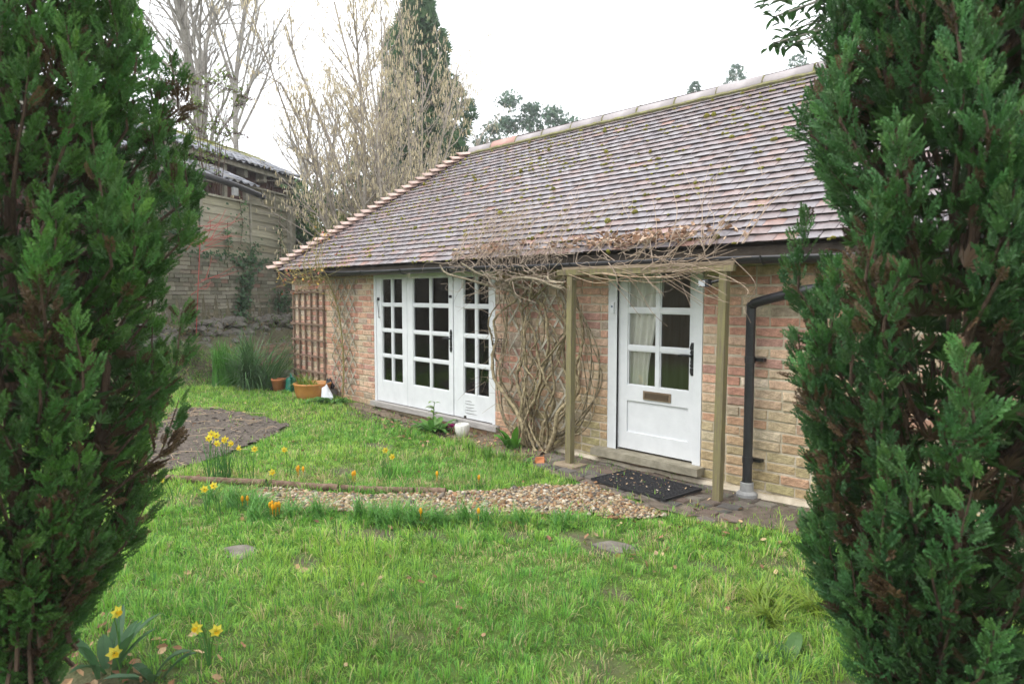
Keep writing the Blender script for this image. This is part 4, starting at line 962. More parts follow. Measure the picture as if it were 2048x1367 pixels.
# ------------------------------------------------------------------ herbaceous clumps
def rosette(name, label, x, y, n, L, w, col, lift=(.5, 1.2), droop=(.8, 1.7), spread=.06, prof='lance', fold=.25, group=None, stemh=0, cat='plant', z=None):
    z = gzf(x, y) if z is None else z
    o = empty(name, (x, y, z), label, cat, group); b = MB()
    for k in range(n):
        az = rng.uniform(0, 6.28); rr = rng.uniform(0, spread); l = L * rng.uniform(.6, 1.2)
        base = (x + rr * math.cos(az), y + rr * math.sin(az), z - .005)
        if base[1] > -.05 and x > XL: base = (base[0], -.06, base[2])
        if y > -.35 and x > XL and math.sin(az) > .25: l *= .45
        strip(b, base, az, l, w * rng.uniform(.7, 1.2), rng.uniform(*lift), rng.uniform(*droop), tcol(col), 6, prof, fold)
    part(b, 'leaves', Mt['leaf'], o)
    if stemh:
        b = MB(); P = np.array([(x, y, z), (x + .02, y - .01, z + stemh * .5), (x + .045, y - .01, z + stemh)]); b.tube(catmull(P, 8), np.linspace(.006, .004, 8), 6, tint=col)
        for k in range(12): t = rng.uniform(.45, 1); p = P[0] * (1 - t) + P[2] * t; strip(b, p, rng.uniform(0, 6.28), L * .45 * rng.uniform(.6, 1), w * .6, .5, 1.1, tcol(YGREEN), 5, 'lance', .2)
        part(b, 'stalk', Mt['leaf'], o)
    return o
LG_ = (.11, .25, .05)
rosette('leafy_plant', 'lush broad-leaved green plant with upright shoot before the french doors', -2.36, -.36, 46, .27, .075, LG_, stemh=.36, spread=.11)
rosette('leafy_plant', 'broad-leaved green plant sprawling below the lattice trellis near the white bag', -4.78, -.30, 44, .26, .075, (.10, .23, .06), lift=(.3, .9), spread=.16)
rosette('foxglove', 'upright green leafy rosette at the foot of the vine', -1.14, -.24, 20, .26, .075, (.10, .27, .04), lift=(.8, 1.45), droop=(.3, 1.0))
rosette('leafy_plant', 'grey-green broad-leaved plant in the lawn beside the dark cypress', 2.68, -2.22, 8, .19, .06, (.08, .16, .05), lift=(.3, .9))
rosette('leafy_plant', 'small green seedling in the bed between vine and paving', -.62, -.62, 9, .14, .04, LG_, lift=(.4, 1.1))
rosette('leafy_plant', 'small leafy seedling by the timber sill between lattice trellis and leafy clump', -3.2, -.30, 10, .13, .045, (.10, .22, .07), lift=(.4, 1.2))
def tuft(name, label, x, y, n, L, w, col, lift=(.9, 1.5), droop=(.3, 1.3), spread=.05, group=None, cat='grass tuft', mtt='leaf', z=None):
    z = gzf(x, y) if z is None else z
    b = MB()
    for k in range(n):
        az = rng.uniform(0, 6.28); rr = spread * math.sqrt(rng.random())
        strip(b, (rr * math.cos(az * 1.7), rr * math.sin(az * 1.7), -.005), az, L * rng.uniform(.55, 1.15), w * rng.uniform(.7, 1.3), rng.uniform(*lift), rng.uniform(*droop), tcol(col, .3), 6, 'blade')
    o = b.build(name, Mt[mtt]); o.location = (x, y, z); return tag(o, label, cat, group)
tuft('grass_clump', 'tall arching dark green grass clump at the foot of the square trellis', -6.95, -.45, 560, 1.15, .018, (.075, .155, .055), lift=(.65, 1.45), droop=(.3, 1.9), spread=.30, cat='plant')
tuft('iris_clump', 'dense upright bright green iris clump below the old stone wall', -7.55, -.70, 460, .80, .017, (.085, .25, .03), lift=(1.0, 1.5), droop=(.1, .9), spread=.28, cat='plant')
tuft('grass_clump', 'rough pale grass clump on the bank below the stone wall', -8.35, -1.2, 200, .55, .014, (.13, .20, .06), lift=(.5, 1.4), droop=(.5, 1.9), spread=.30, cat='plant')
for (x, y) in ((-.90, -.74), (-.75, -.70), (-1.02, -.68)): tuft('grass_tuft', 'thick grass tuft at the lawn edge beside the foxglove', x, y, 70, .17, .007, (.11, .25, .03), spread=.07, group='grass tufts by the foxglove')
for (x, y) in ((-.02, -2.38), (.10, -2.30), (.22, -2.2), (-.25, -2.52), (.36, -2.07), (.62, -1.80), (-.9, -3.0), (-1.15, -3.1), (-1.35, -3.15), (-1.0, -2.95), (.85, -1.62), (-.5, -2.72), (.05, -2.42), (.16, -2.36), (-.12, -2.48), (.0, -2.5), (.48, -1.98), (-.62, -2.86), (-1.25, -3.02), (-.75, -3.08)):
    tuft('grass_tuft', 'long grass tuft along the near edge of the gravel', x, y, 95, rng.uniform(.17, .27), .007, (.12, .29, .06), lift=(.6, 1.45), spread=.085, group='grass tufts edging the gravel')
for (x, y) in ((2.35, -1.75), (2.55, -1.62), (2.45, -1.9)): tuft('grass_tuft', 'long yellow-green grass tuft at the foot of the dark cypress', x, y, 70, .24, .008, (.19, .28, .035), lift=(.4, 1.2), droop=(.4, 1.5), spread=.07, group='yellow-green tufts below the cypress')

# ------------------------------------------------------------------ daffodils and crocuses
def daffodil(x, y, h, label, group, nleaf=4, face=None, big=1.0):
    z = gzf(x, y); o = empty('daffodil', (x, y, z), label, 'daffodil', group)
    b = MB(); lean = rng.normal(0, .03, 2); top = np.array([x + lean[0], y + lean[1], z + h])
    az = rng.normal(math.atan2(CAM[1] - y, CAM[0] - x), .6) if face is None else face
    fd_ = np.array([math.cos(az), math.sin(az), rng.uniform(-.2, .15)]); fd_ /= np.linalg.norm(fd_)
    hd_ = top + fd_ * .022
    b.tube(catmull([(x, y, z), (x + lean[0] * .4, y + lean[1] * .4, z + h * .6), top, hd_], 10), np.linspace(.0032, .0026, 10), 5, tint=(.10, .22, .04)); part(b, 'stem', Mt['leaf'], o)
    big *= .9; M = frames(fd_[None], np.array([rng.uniform(0, 1)]))[0]
    b = MB()
    for k in range(6):
        a = k * math.pi / 3; e = np.array([math.cos(a), math.sin(a)]); s = np.array([-e[1], e[0]]); R_ = .036 * big; wv = .0125 * big
        V = [np.array([*(e * .004), 0]), np.array([*(e * R_ * .5 + s * wv), .004]), np.array([*(e * R_), -.002]), np.array([*(e * R_ * .5 - s * wv), .004])]
        b.arr(np.array(V) @ M.T + hd_, [(0, 1, 2, 3)], np.array([.80, .70, .09]) * rng.uniform(.85, 1.1))
    part(b, 'petals', Mt['petal'], o)
    b = MB(); b.lathe(np.array([(.006, 0), (.0085, .010), (.010, .018), (.0135, .023)]) * big, (0, 0, 0), 10, tint=(.85, .60, .03)); b.V = [v @ M.T + hd_ for v in b.V]; part(b, 'trumpet', Mt['petal'], o)
    b = MB()
    for k in range(nleaf): a = rng.uniform(0, 6.28); strip(b, (x + .02 * math.cos(a), y + .02 * math.sin(a), z), a, h * rng.uniform(.75, 1.1), .009, rng.uniform(1.25, 1.5), rng.uniform(.1, .6), tcol((.07, .19, .05)), 5, 'blade')
    part(b, 'leaves', Mt['leaf'], o)
for (x, y, h) in ((-2.02, -2.97, .40), (-2.00, -2.93, .385), (-1.98, -2.93, .37), (-1.93, -2.90, .36), (-1.92, -2.86, .35), (-1.90, -2.88, .34), (-1.88, -2.86, .32)):
    daffodil(x, y, h, 'yellow daffodil in the dense clump beside the bare soil', 'daffodils in the clump by the bare soil', 7, big=1.1)
daffodil(-1.80, -2.78, .30, 'lone yellow daffodil next to the dense clump on its gravel side', None)
daffodil(-1.77, -2.70, .27, 'short yellow daffodil by bright lawn, second from the dense clump', None)
daffodil(-1.70, -2.42, .25, 'single yellow daffodil in open lawn between daffodil clump and gravel log', None)
for (x, y, h) in ((-1.20, -1.78, .24), (-1.02, -1.80, .22)): daffodil(x, y, h, 'yellow daffodil of the pair in mid lawn before the french doors', 'pair of daffodils in mid lawn')
daffodil(-1.36, -2.72, .17, 'yellow daffodil drooping over the log edging', None)
daffodil(-1.02, -3.24, .22, 'yellow daffodil on the gravel side of the log with a split petal', None); daffodil(-1.12, -3.30, .20, 'small yellow daffodil beside another on the gravel side of the log', None)
daffodil(-1.55, -3.40, .20, 'yellow daffodil at the end of the log by the cypress foliage', None)
for (x, y, h) in ((.98, -4.02, .22), (1.0, -4.03, .17)): daffodil(x, y, h, 'large yellow daffodil of the pair in front of the cypress', 'pair of daffodils before the cypress', 3, big=.95)
daffodil(.72, -4.30, .25, 'yellow daffodil half hidden among broad tulip leaves', None, 2, big=.95); daffodil(.86, -4.33, .14, 'small yellow daffodil bud low among tulip leaves', None, 2)
rosette('tulip_plant', 'broad blue-green tulip leaves at the foot of the cypress', .74, -4.36, 11, .24, .055, (.07, .15, .07), lift=(.9, 1.4), droop=(.2, .9), fold=.6)
rosette('tulip_plant', 'smaller broad blue-green tulip leaves beside the pair of large daffodils', .92, -4.24, 7, .18, .045, (.08, .16, .08), lift=(.7, 1.3), droop=(.4, 1.2), fold=.6)
def crocus(x, y, n, label, group=None, col=(.78, .40, .015), nl=26):
    z = gzf(x, y); o = empty('crocus', (x, y, z), label, 'crocus', group)
    for k in range(n):
        a = rng.uniform(0, 6.28); rr = .05 * math.sqrt(rng.random()) if n > 1 else 0; h = rng.uniform(.055, .09); c = (x + rr * math.cos(a), y + rr * math.sin(a), z + h)
        b = MB(); b.lathe([(.002, -.05), (.003, 0), (.0105, .014), (.0115, .028), (.007, .043), (.002, .047)], c, 8, tint=np.array(col) * rng.uniform(.85, 1.15)); part(b, 'flower', Mt['petal'], o, smooth=True)
    b = MB()
    for k in range(nl): a = rng.uniform(0, 6.28); strip(b, (x + .03 * math.cos(a), y + .03 * math.sin(a), z), a, rng.uniform(.08, .15), .0042, rng.uniform(.8, 1.4), rng.uniform(.3, 1.4), tcol((.06, .15, .05)), 5, 'blade')
    part(b, 'leaves', Mt['leaf'], o)
crocus(-.74, -2.98, 9, 'dense clump of orange-yellow crocuses at the gravel edge', nl=40)
crocus(-1.06, -3.06, 2, 'two orange crocus buds in long grass beside the crocus clump')
crocus(-1.56, -2.36, 3, 'brownish yellow crocus cluster in lawn behind the split log'); crocus(-1.12, -2.14, 2, 'twin yellow crocuses in lawn behind the smooth log')
for (x, y) in ((-.66, -1.58), (-.30, -1.42)): crocus(x, y, 1, 'single yellow crocus with silvery leaves at the lawn edge by the gravel', 'single crocuses by the gravel')
for (x, y) in ((.14, -2.32), (.40, -2.02)): crocus(x, y, 1, 'fading yellow crocus among long tufts on the near side of the gravel', 'fading crocuses in the tufts')

# ------------------------------------------------------------------ pots and odds and ends by the wall
bp = empty('bowl_planter', (-5.33, -.34, .075), 'wide glazed orange terracotta bowl planter with spiky green leaves', 'planter')
b = MB(); b.lathe([(.0, .0), (.20, .0), (.225, .03), (.250, .12), (.262, .20), (.272, .215), (.272, .235), (.252, .238), (.243, .215), (.235, .19), (.0, .19)], (-5.33, -.34, .062), 32); part(b, 'bowl', Mt['terra'], bp, smooth=True)
b = MB()
for k in range(130): a = rng.uniform(0, 6.28); rr = .14 * math.sqrt(rng.random()); strip(b, (-5.38 + rr * math.cos(a * 2), -.36 + rr * math.sin(a * 2), .25), a if rng.random() > .4 else rng.normal(3.6, .5), rng.uniform(.16, .36), .012, rng.uniform(.3, 1.2), rng.uniform(.6, 1.8), tcol((.16, .26, .035) if rng.random() > .15 else (.4, .34, .14)), 6, 'blade')
part(b, 'leaves', Mt['leaf'], bp)
def bag(name, label, loc, sx, sz, mt):
    b = MB(); V = IV2.copy(); n = rng.normal(0, .17, len(V)); V = V * (1 + n[:, None]); V[:, 2] = np.where(V[:, 2] < -.4, -.4, V[:, 2]) ; V *= [sx, sx * .8, sz]; V[:, 2] -= V[:, 2].min()
    top = V[:, 2] > sz * .9; V[top, :2] *= .6
    b.arr(V, IF2); o = b.build(name, Mt[mt]); o.location = loc; return tag(o, label, 'bag')
bag('plastic_bag', 'crumpled white plastic bag on the grass beside the orange bowl', (-4.98, -.30, .062), .105, .16, 'plbag')
bag('plastic_bag', 'crumpled black plastic bag against the lattice behind the orange bowl', (-5.28, -.10, .19), .10, .12, 'blkbag').scale = (1.2, .6, .9)
b = MB(); b.box((-5.42, -.16, .05), (-5.14, -.05, .195), jit=.006); tag(b.build('wall_block', Mt['rubble']), 'low stone block against the wall under the black bag', 'block')
b = MB(); b.lathe([(0, 0), (.085, 0), (.11, .16), (.118, .165), (.118, .19), (.104, .19), (.098, .15), (0, .15)], (0, 0, 0), 22); o = b.build('flower_pot', Mt['terra2'], smooth=True); o.location = (-6.42, -.36, .07); tag(o, 'plain orange flower pot half hidden beside the grass clump', 'flower pot')
wc = empty('watering_can', (-6.2, -.26, .07), 'dark green plastic watering can between flower pot and bowl planter', 'watering can')
b = MB(); b.lathe([(0, 0), (.085, 0), (.088, .02), (.078, .19), (.06, .215), (.0, .22)], (-6.2, -.26, .072), 20); part(b, 'body', Mt['can'], wc, smooth=True)
b = MB(); b.tube(catmull([(-6.13, -.29, .11), (-6.02, -.34, .22), (-5.95, -.37, .30)], 8), np.linspace(.018, .013, 8), 8); b.lathe([(.012, 0), (.035, .03), (.0, .034)], (-5.95, -.37, .30), 12); part(b, 'spout', Mt['can'], wc)
b = MB(); b.tube(catmull([(-6.27, -.23, .12), (-6.36, -.20, .22), (-6.30, -.22, .33), (-6.2, -.26, .34), (-6.14, -.28, .29)], 16), .011, 7); part(b, 'handle', Mt['can'], wc)
b = MB(); b.lathe([(0, .004), (.052, .004), (.070, .06), (.074, .11), (.066, .128), (.060, .128), (.062, .10), (.0, .095)], (0, 0, 0), 48, flute=.035, nf=14); o = b.build('ceramic_pot', Mt['cerwhite'], smooth=True); o.location = (-1.90, -.30, .015); o.scale = (1.1, 1.1, 1.15)
tag(o, 'small white fluted ceramic pot below the rotten french door', 'pot')
b = MB(); o = empty('primula', (-2.12, -.28, .03), 'dark magenta flower head beside the leafy plant at the door sill', 'flower')
for k in range(14): a = rng.uniform(0, 6.28); strip(b, (-2.12, -.28, .10), a, .055, .045, rng.uniform(.1, .9), .7, np.array([.20, .006, .085]) * rng.uniform(.7, 1.2), 4, 'oval')
part(b, 'petals', Mt['petal'], o)
b = MB(); b.tube([(-2.12, -.28, .02), (-2.12, -.28, .105)], .006, 6, tint=(.1, .2, .04)); part(b, 'stem', Mt['leaf'], o)

# ------------------------------------------------------------------ boundary: retaining wall, fence, shed
Z3 = np.array([0, 0, 1.])
def wpt(t, s, z): p = W0 + U * t + NRM * s; return np.array([p[0], p[1], z])
WM = Matrix(((U[0], NRM[0], 0), (U[1], NRM[1], 0), (0, 0, 1)))       # local (along, away, up)
rw = empty('retaining_wall', wpt(0, 0, 0), 'old lichened stone and brick retaining wall behind the border', 'wall')
rw.rotation_euler = WM.to_euler()
TL, TR = -2.6, 7.0
b = MB(); b.box((TL, .03, .2), (TR, .5, 2.33)); b.build('core', Mt['core'], rw)
zc = 1.10; row = 0
SP = [(.19, .175, .125), (.22, .205, .15), (.165, .155, .115), (.21, .18, .135), (.25, .23, .18), (.145, .14, .10)]
bmesh_w = []
for k in range(6):
    V, Fq = brick_mesh(1, 1, .6); V = V * 1.0; V[:8] += rng.normal(0, .03, (8, 3)) * [1, .5, 1]
    me = MB().arr(V, Fq).mesh('wall_stone'); me.materials.append(Mt['stonew']); bmesh_w.append(me)
while zc < 2.32:
    hgt = rng.uniform(.055, .085) if zc < 1.65 else .078
    x = TL + rng.uniform(0, .2)
    while x < 5.6:
        L = rng.uniform(.22, .62) if zc < 1.65 else rng.choice([.22, .22, .11, .3])
        o = ob('wall_stone', bmesh_w[rng.integers(6)], rw); o.location = (x + L / 2, rng.uniform(-.012, .012), zc + hgt / 2); o.scale = (L - .014, .10, hgt - .010); o.rotation_euler = (0, rng.normal(0, .012), rng.normal(0, .01))
        c = np.array(SP[rng.integers(6)]) * rng.uniform(.75, 1.2)
        if zc > 1.65 and rng.random() < .07: c = np.array([.21, .135, .10])
        o.color = (*c, 1); x += L
    zc += hgt
# rubble stones and low brick edging on the bank
rub_me = []
for k in range(5):
    V = IV2 * (1 + rng.normal(0, .10, (len(IV2), 1))); me = MB().arr(V, IF2).mesh('rubble_stone'); me.materials.append(Mt['rubble']); rub_me.append(me)
for k in range(120):
    t = rng.uniform(-2.2, 4.6); q = rng.random(); s = -.02 - .42 * q * q; z = 1.05 - .55 * q * q + rng.normal(0, .04)
    o = ob('rubble_stone', rub_me[rng.integers(5)], rw); o.location = (t, s, z); o.scale = (rng.uniform(.10, .30), rng.uniform(.08, .14), rng.uniform(.05, .10)); o.rotation_euler = (rng.normal(0, .2), rng.normal(0, .2), rng.normal(0, .4))
lw = empty('low_brick_edging', wpt(.4, -.95, 0), 'short low brick edging on the bank behind the iris clump', 'low wall'); lw.rotation_euler = WM.to_euler()
b = MB(); b.box((-.5, .01, 0), (.75, .1, .60)); b.build('core', Mt['core'], lw)
for r_ in range(7):
    x = -.52 + (r_ % 2) * .1
    while x < .7:
        o = ob('brick', BRM['s'][rng.integers(5)], lw); o.location = (x + .11, rng.normal(0, .01), .08 + r_ * .078); o.color = (*(np.array((.24, .15, .11)) * rng.uniform(.7, 1.25)), 1); o.rotation_euler.y = rng.normal(0, .02); x += .232

fence_me = {}
def board(root, x0, x1, z, h, y, col, sag=0, thick=.011):
    n = 7; t = np.linspace(0, 1, n); xs = x0 + (x1 - x0) * t; dz = -sag * (t - .0) ** 2 + .004 * wav(xs * 3, z * 9, 2)
    V = []
    for k in range(n): V += [[xs[k], y - .010, z + dz[k]], [xs[k], y + .014, z + h + dz[k]], [xs[k], y + .014 + thick, z + h + dz[k]], [xs[k], y - .010 + thick, z + dz[k]]]
    F = [(4 * k + i, 4 * k + (i + 1) % 4, 4 * k + 4 + (i + 1) % 4, 4 * k + 4 + i) for k in range(n - 1) for i in range(4)] + [(0, 3, 2, 1), (4 * n - 4, 4 * n - 3, 4 * n - 2, 4 * n - 1)]
    b = MB(); b.arr(V, F); o = b.build('board', Mt['fence'], root); o.color = (*col, 1)
FC = [(.29, .275, .20), (.25, .23, .16), (.33, .31, .24), (.22, .20, .12), (.28, .27, .205)]
def fence_panel(label, t0, t1, s, z0, z1, nb, battens, sag=0, post=True):
    f = empty('garden_fence', wpt(t0, s, z0), label, 'fence'); f.rotation_euler = WM.to_euler(); W_ = t1 - t0
    bx = [0] + battens + [W_]
    for k in range(nb):
        h = (z1 - z0 - .05) / nb
        for a, c in zip(bx[:-1], bx[1:]): board(f, a + .005, c - .005, k * h + .01, h + .03, .02, np.array(FC[rng.integers(5)]) * rng.uniform(.75, 1.15), sag * (.5 if abs(k - nb * .45) < 1.2 else .12) if a > 0 else 0)
    for x in bx: b = MB(); b.box((x - .022, -.022, 0), (x + .022, .004, z1 - z0 - .03), jit=.002); b.build('batten', Mt['fpost'], f)
    b = MB(); b.box((-.03, -.035, z1 - z0 - .045), (W_ + .03, .06, z1 - z0), jit=.003); b.build('capping', Mt['fpost'], f)
    return f
fence_panel('weathered overlap fence with a sagging board on top of the stone wall', -.02, 3.06, .25, 2.36, 3.585, 7, [1.59], .16)
fence_panel('weathered overlap fence half hidden by ivy and red stems on the wall', -2.0, -.06, .25, 2.36, 3.62, 7, [.95])
fp = empty('fence_post', wpt(3.2, .25, 2.2), 'square pale fence post with capped top at the end of the sagging fence', 'post')
fp.rotation_euler = WM.to_euler()
b = MB(); b.box((-.08, -.07, 0), (.08, .07, 1.44), jit=.003); b.build('shaft', Mt['fpost'], fp)
b = MB(); b.box((-.11, -.10, 1.442), (.11, .10, 1.475)); b.build('cap', Mt['fpost'], fp)
fence_panel('taller grey fence set behind, below the shed eaves', 2.95, 4.55, 1.2, 2.2, 4.20, 10, [.53, 1.06])
fence_panel('taller mossy fence ending by the hazel, behind the cottage hip', 4.60, 6.1, 1.2, 2.2, 4.32, 10, [.5, 1.0])
# black lagged pipe resting on the fence
bpipe = empty('black_pipe', wpt(.0, .20, 3.6), 'thick black lagged pipe lying along the top of the fence', 'pipe')
b = MB(); b.tube(catmull([wpt(-1.6, .24, 3.95), wpt(-.4, .20, 3.92), wpt(.8, .14, 3.85), wpt(1.85, .10, 3.73)], 20), .062, 10); part(b, 'pipe', Mt['black'], bpipe, smooth=True)
b = MB(); b.box((0, 0, 0), (.16, .05, .16)); b.V = [v @ np.array(WM.to_3x3()).T + wpt(.75, .06, 3.62) for v in b.V]; part(b, 'bracket', Mt['grey_pl'], bpipe)
# shed with pantiled roof
sh = empty('garden_shed', wpt(2, 3, 2.3), 'old dark timber shed with sagging mossy grey pantile roof beyond the fence', 'shed')
SW = np.array(WM.to_3x3()); sh.rotation_euler = WM.to_euler()
S0 = EM[sh.name]
def sl(t, s, z): return ((t - 2), (s - 3), z - 2.3)       # boundary coordinates to shed-local
EA_S, EA_Z = 2.0, 4.97; pr = R(22)
b = MB(); b.box(sl(-3, 2.42, 2.3), sl(6.7, 4.2, 5.0)); body = b.build('wall', Mt['redboard'], sh)
for t in np.arange(-2.8, 6.6, .26):
    b = MB(); b.box(sl(t, 2.39, 2.35), sl(t + .235, 2.418, 4.98), jit=.004); b.build('plank', Mt['redboard'], sh)
b = MB(); b.box(sl(-3.0, EA_S + .05, EA_Z - .16), sl(6.9, EA_S + .13, EA_Z - .03)); b.build('eaves_beam', Mt['fpost'], sh)
for t in np.arange(3.3, 6.8, .85):
    b = MB(); b.box(sl(t, EA_S + .135, EA_Z - .34), sl(t + .13, 2.38, EA_Z - .08)); b.build('rafter_end', Mt['fpost'], sh)
b = MB(); b.box(sl(-3.0, 1.02, 4.02), sl(2.9, 1.10, 4.13)); b.build('eaves_beam', Mt['fpost'], sh)
for t in np.arange(-.6, 2.9, .8):
    b = MB(); b.box(sl(t, 1.04, 2.3), sl(t + .10, 1.14, 4.015)); b.build('lean_to_post', Mt['fpost'], sh)
pm = MB(); nxp = 9; xs = np.linspace(0, 1, nxp); prof = .028 * np.sin(xs * 2 * math.pi); Vp = []
for (s, dz) in ((0, 0), (.42, -.02)):
    for th in (0, -.02):
        for k in range(nxp): Vp.append([xs[k] * .27, s, prof[k] + dz + th])
Fp = []
for k in range(nxp - 1): Fp += [(k, k + 1, 2 * nxp + k + 1, 2 * nxp + k), (nxp + k, nxp + k + 1, k + 1, k)]
pm.arr(Vp, Fp); pme = pm.mesh('pantile', True); pme.materials.append(Mt['pantile'])
sroof = MB()
def rp(t, d): return (t - 2, EA_S - 3 + d * math.cos(pr), EA_Z - 2.3 + d * math.sin(pr))
def rp2(t, d): return (t - 2, .95 - 3 + d * math.cos(R(24)), 4.17 - 2.3 + d * math.sin(R(24)))
sroof.arr(np.array([rp(-3.2, 0), rp(6.95, 0), rp(7.7, 2.15), rp(-3.2, 2.15), (5.7, 3.2, EA_Z - 2.3), (-5.2, 3.2, EA_Z - 2.3)]) - [0, 0, .05], [(0, 1, 2, 3), (3, 2, 4, 5)])
sroof.arr(np.array([rp2(-3.2, 0), rp2(2.95, 0), rp2(2.95, 1.15), rp2(-3.2, 1.15)]) - [0, 0, .05], [(0, 1, 2, 3)])
shroof = sroof.build('shed_roof', Mt['darkwood'], sh)
PT = [(.26, .27, .30), (.32, .33, .36), (.22, .23, .25), (.30, .29, .27), (.37, .38, .41)]
for r_ in range(-4, 7):
    low = r_ < 0; d = (r_ + 4) * .29 if low else r_ * .31
    t = (3.0 if low else 7.05 + .33 * d) - .26
    while t > -2.2:
        o = ob('pantile', pme, shroof); P = (rp2 if low else rp)(t, d)
        o.location = (P[0], P[1], P[2] + .03 - .03 * math.sin((t + 2) * .5) + rng.normal(0, .008)); o.rotation_euler = (R(24) if low else pr, rng.normal(0, .015), rng.normal(0, .015)); c = np.array(PT[rng.integers(5)]) * rng.uniform(.8, 1.15)
        if r_ > 4 and rng.random() < .5: c = np.array([.25, .24, .08])
        o.color = (*c, 1); t -= .255
b = MB(); P = np.array([rp(t, 2.17 + .02 * math.sin(t * 3)) for t in np.linspace(-3, 7.6, 40)]); P[:, 2] += .03; b.tube(P, .075 + .02 * wav(np.arange(40) * .7, np.arange(40), 1), 7); b.build('mossy_ridge', Mt['moss'], shroof, smooth=True)

# ivy over wall and fence
def ivy(label, spots, n, size=.06, col=(.035, .085, .03)):
    T = np.array([[0, -.5, 0], [.5, -.15, .05], [.28, .2, .02], [0, .6, .06], [-.28, .2, .02], [-.5, -.15, .05]]); Ft = np.array([[0, 1, 2, 3], [0, 3, 4, 5]])
    P = []
    for _ in range(n):
        (t, z, st_, sz, s0) = spots[rng.integers(len(spots))]
        P.append(wpt(t + rng.normal(0, st_), s0 - rng.uniform(.02, .12), z + rng.normal(0, sz)))
    P = np.array(P); D = np.array([[-NRM[0], -NRM[1], .45]]) + rng.normal(0, .35, (n, 3)); M = frames(D, rng.uniform(0, 6.28, n)) * rng.uniform(size * .6, size * 1.4, n)[:, None, None]
    C = np.array([tcol(col, .35) for _ in range(n)])
    o = empty('ivy', wpt(spots[0][0], 0, 1.2), label, 'ivy'); b = MB(); b.inst(T, Ft, M, P, C); part(b, 'leaves', Mt['leaf'], o, kind='stuff')
    for (t, z, st_, sz, s0) in spots[:6]:
        b = MB(); Q = np.array([wpt(t + rng.normal(0, .05), s0 - .03, z - sz * 1.5), wpt(t, s0 - .05, z), wpt(t + rng.normal(0, .1), s0 - .03, z + sz * 1.5)]); b.tube(catmull(Q, 8), .008, 5); part(b, 'stem', Mt['cypbark'], o)
    return o
ivy('dark ivy hanging over the middle of the stone wall from the fence foot', [(1.0, 2.30, .35, .10, .02), (1.0, 1.95, .16, .16, .02), (.9, 1.55, .14, .2, .02), (.8, 1.35, .12, .15, .02), (.2, 2.35, .5, .05, .1), (2.0, 2.3, .4, .05, .1)], 900)
ivy('ivy trailing down the right side of the stone wall by the trellis', [(3.2, 1.7, .2, .35, .02), (3.0, 1.2, .35, .15, .0), (2.2, 1.4, .2, .2, .02)], 420)
ivy('dense dark ivy bush on the fence beside the red stems', [(-.6, 3.35, .25, .22, .2), (-.8, 2.9, .25, .3, .2), (-.5, 3.7, .2, .12, .2), (-1.2, 3.4, .4, .3, .2)], 700, .075)
ivy('sparse ivy sprigs climbing the sagging fence panel', [(1.2, 3.1, .12, .3, .24), (.7, 2.7, .12, .25, .24), (1.6, 2.55, .12, .1, .24), (2.55, 2.9, .05, .35, .2)], 260, .05, (.05, .11, .04))
# bank weeds
b = MB()
for k in range(2200):
    t = rng.uniform(-2.2, 4.4); s = -rng.uniform(.05, 1.3); p = wpt(t, s, 0); p[2] = gzf(p[0], p[1]) + .02 + (.25 if s > -.5 else 0) * rng.random(); az = rng.uniform(0, 6.28); strip(b, p, az, rng.uniform(.06, .2), .02, rng.uniform(.2, 1.2), 1.0, tcol((.10, .17, .035) if rng.random() > .35 else (.24, .17, .09), .3), 4, 'lance')
tag(b.build('bank_weeds', Mt['leaf'], kind='stuff'), 'low weeds and dry stalks on the bank under the stone wall', 'weeds')
# red-stemmed dogwood
dg = empty('dogwood', wpt(-1.3, -.35, .6), 'bare dogwood with bright red stems beside the left cypress', 'shrub'); b = MB()
for k in range(20):
    p = wpt(-.75 + rng.normal(0, .12), -.3 + rng.normal(0, .08), rng.uniform(1.5, 1.9) if k < 6 else rng.uniform(2.3, 2.9)); d = np.array([*(U * rng.uniform(.3, 1.3)), 0]) * rng.uniform(.5, 1.0) + [0, 0, rng.uniform(.1, .6)]
    b.tube(catmull([p, p + d * .5 + rng.normal(0, .04, 3), p + d], 8), np.linspace(.007, .003, 8), 5, cap=False)
b.tube(catmull([wpt(-1.0, -.3, .55), wpt(-.9, -.3, 1.5), wpt(-.78, -.3, 2.6)], 8), .008, 5)
part(b, 'stems', Mt['redstem'], dg, kind='stuff')

# ------------------------------------------------------------------ trees
def grow(mb, p, d, L, r, lev, P_, tips):
    """recursive bare branch; P_ = per-level (segments, wobble, up, children, spread, length ratio)"""
    seg, wob, up, nch, spr, lr = P_[lev]
    pts = [np.array(p, float)]; d = np.array(d, float) / np.linalg.norm(d)
    for k in range(seg):
        d = d + rng.normal(0, wob, 3) + [0, 0, up]; d /= np.linalg.norm(d); pts.append(pts[-1] + d * L / seg)
    pts = np.array(pts); rad = np.linspace(r, r * (.45 if lev < len(P_) - 1 else .3), len(pts))
    mb.tube(pts, rad, 7 if lev == 0 else (5 if lev == 1 else 3), tint=np.array([1, 1, 1]) * rng.uniform(.85, 1.15), cap=False)
    if lev == len(P_) - 1: tips.append(pts); return
    for k in range(nch):
        t = rng.uniform(.25, 1.0) if lev else rng.uniform(.22, 1.0); i = min(int(t * seg), seg - 1); q = pts[i] + (pts[i + 1] - pts[i]) * (t * seg - i)
        dd = (pts[i + 1] - pts[i]); dd = dd / np.linalg.norm(dd); a = rng.normal(0, 1, 3); a -= dd * (a @ dd); a /= np.linalg.norm(a)
        grow(mb, q, dd * math.cos(spr) + a * math.sin(spr) * rng.uniform(.6, 1.2), L * lr * rng.uniform(.6, 1.15) * (1.15 - .5 * t), rad[i] * .55, lev + 1, P_, tips)
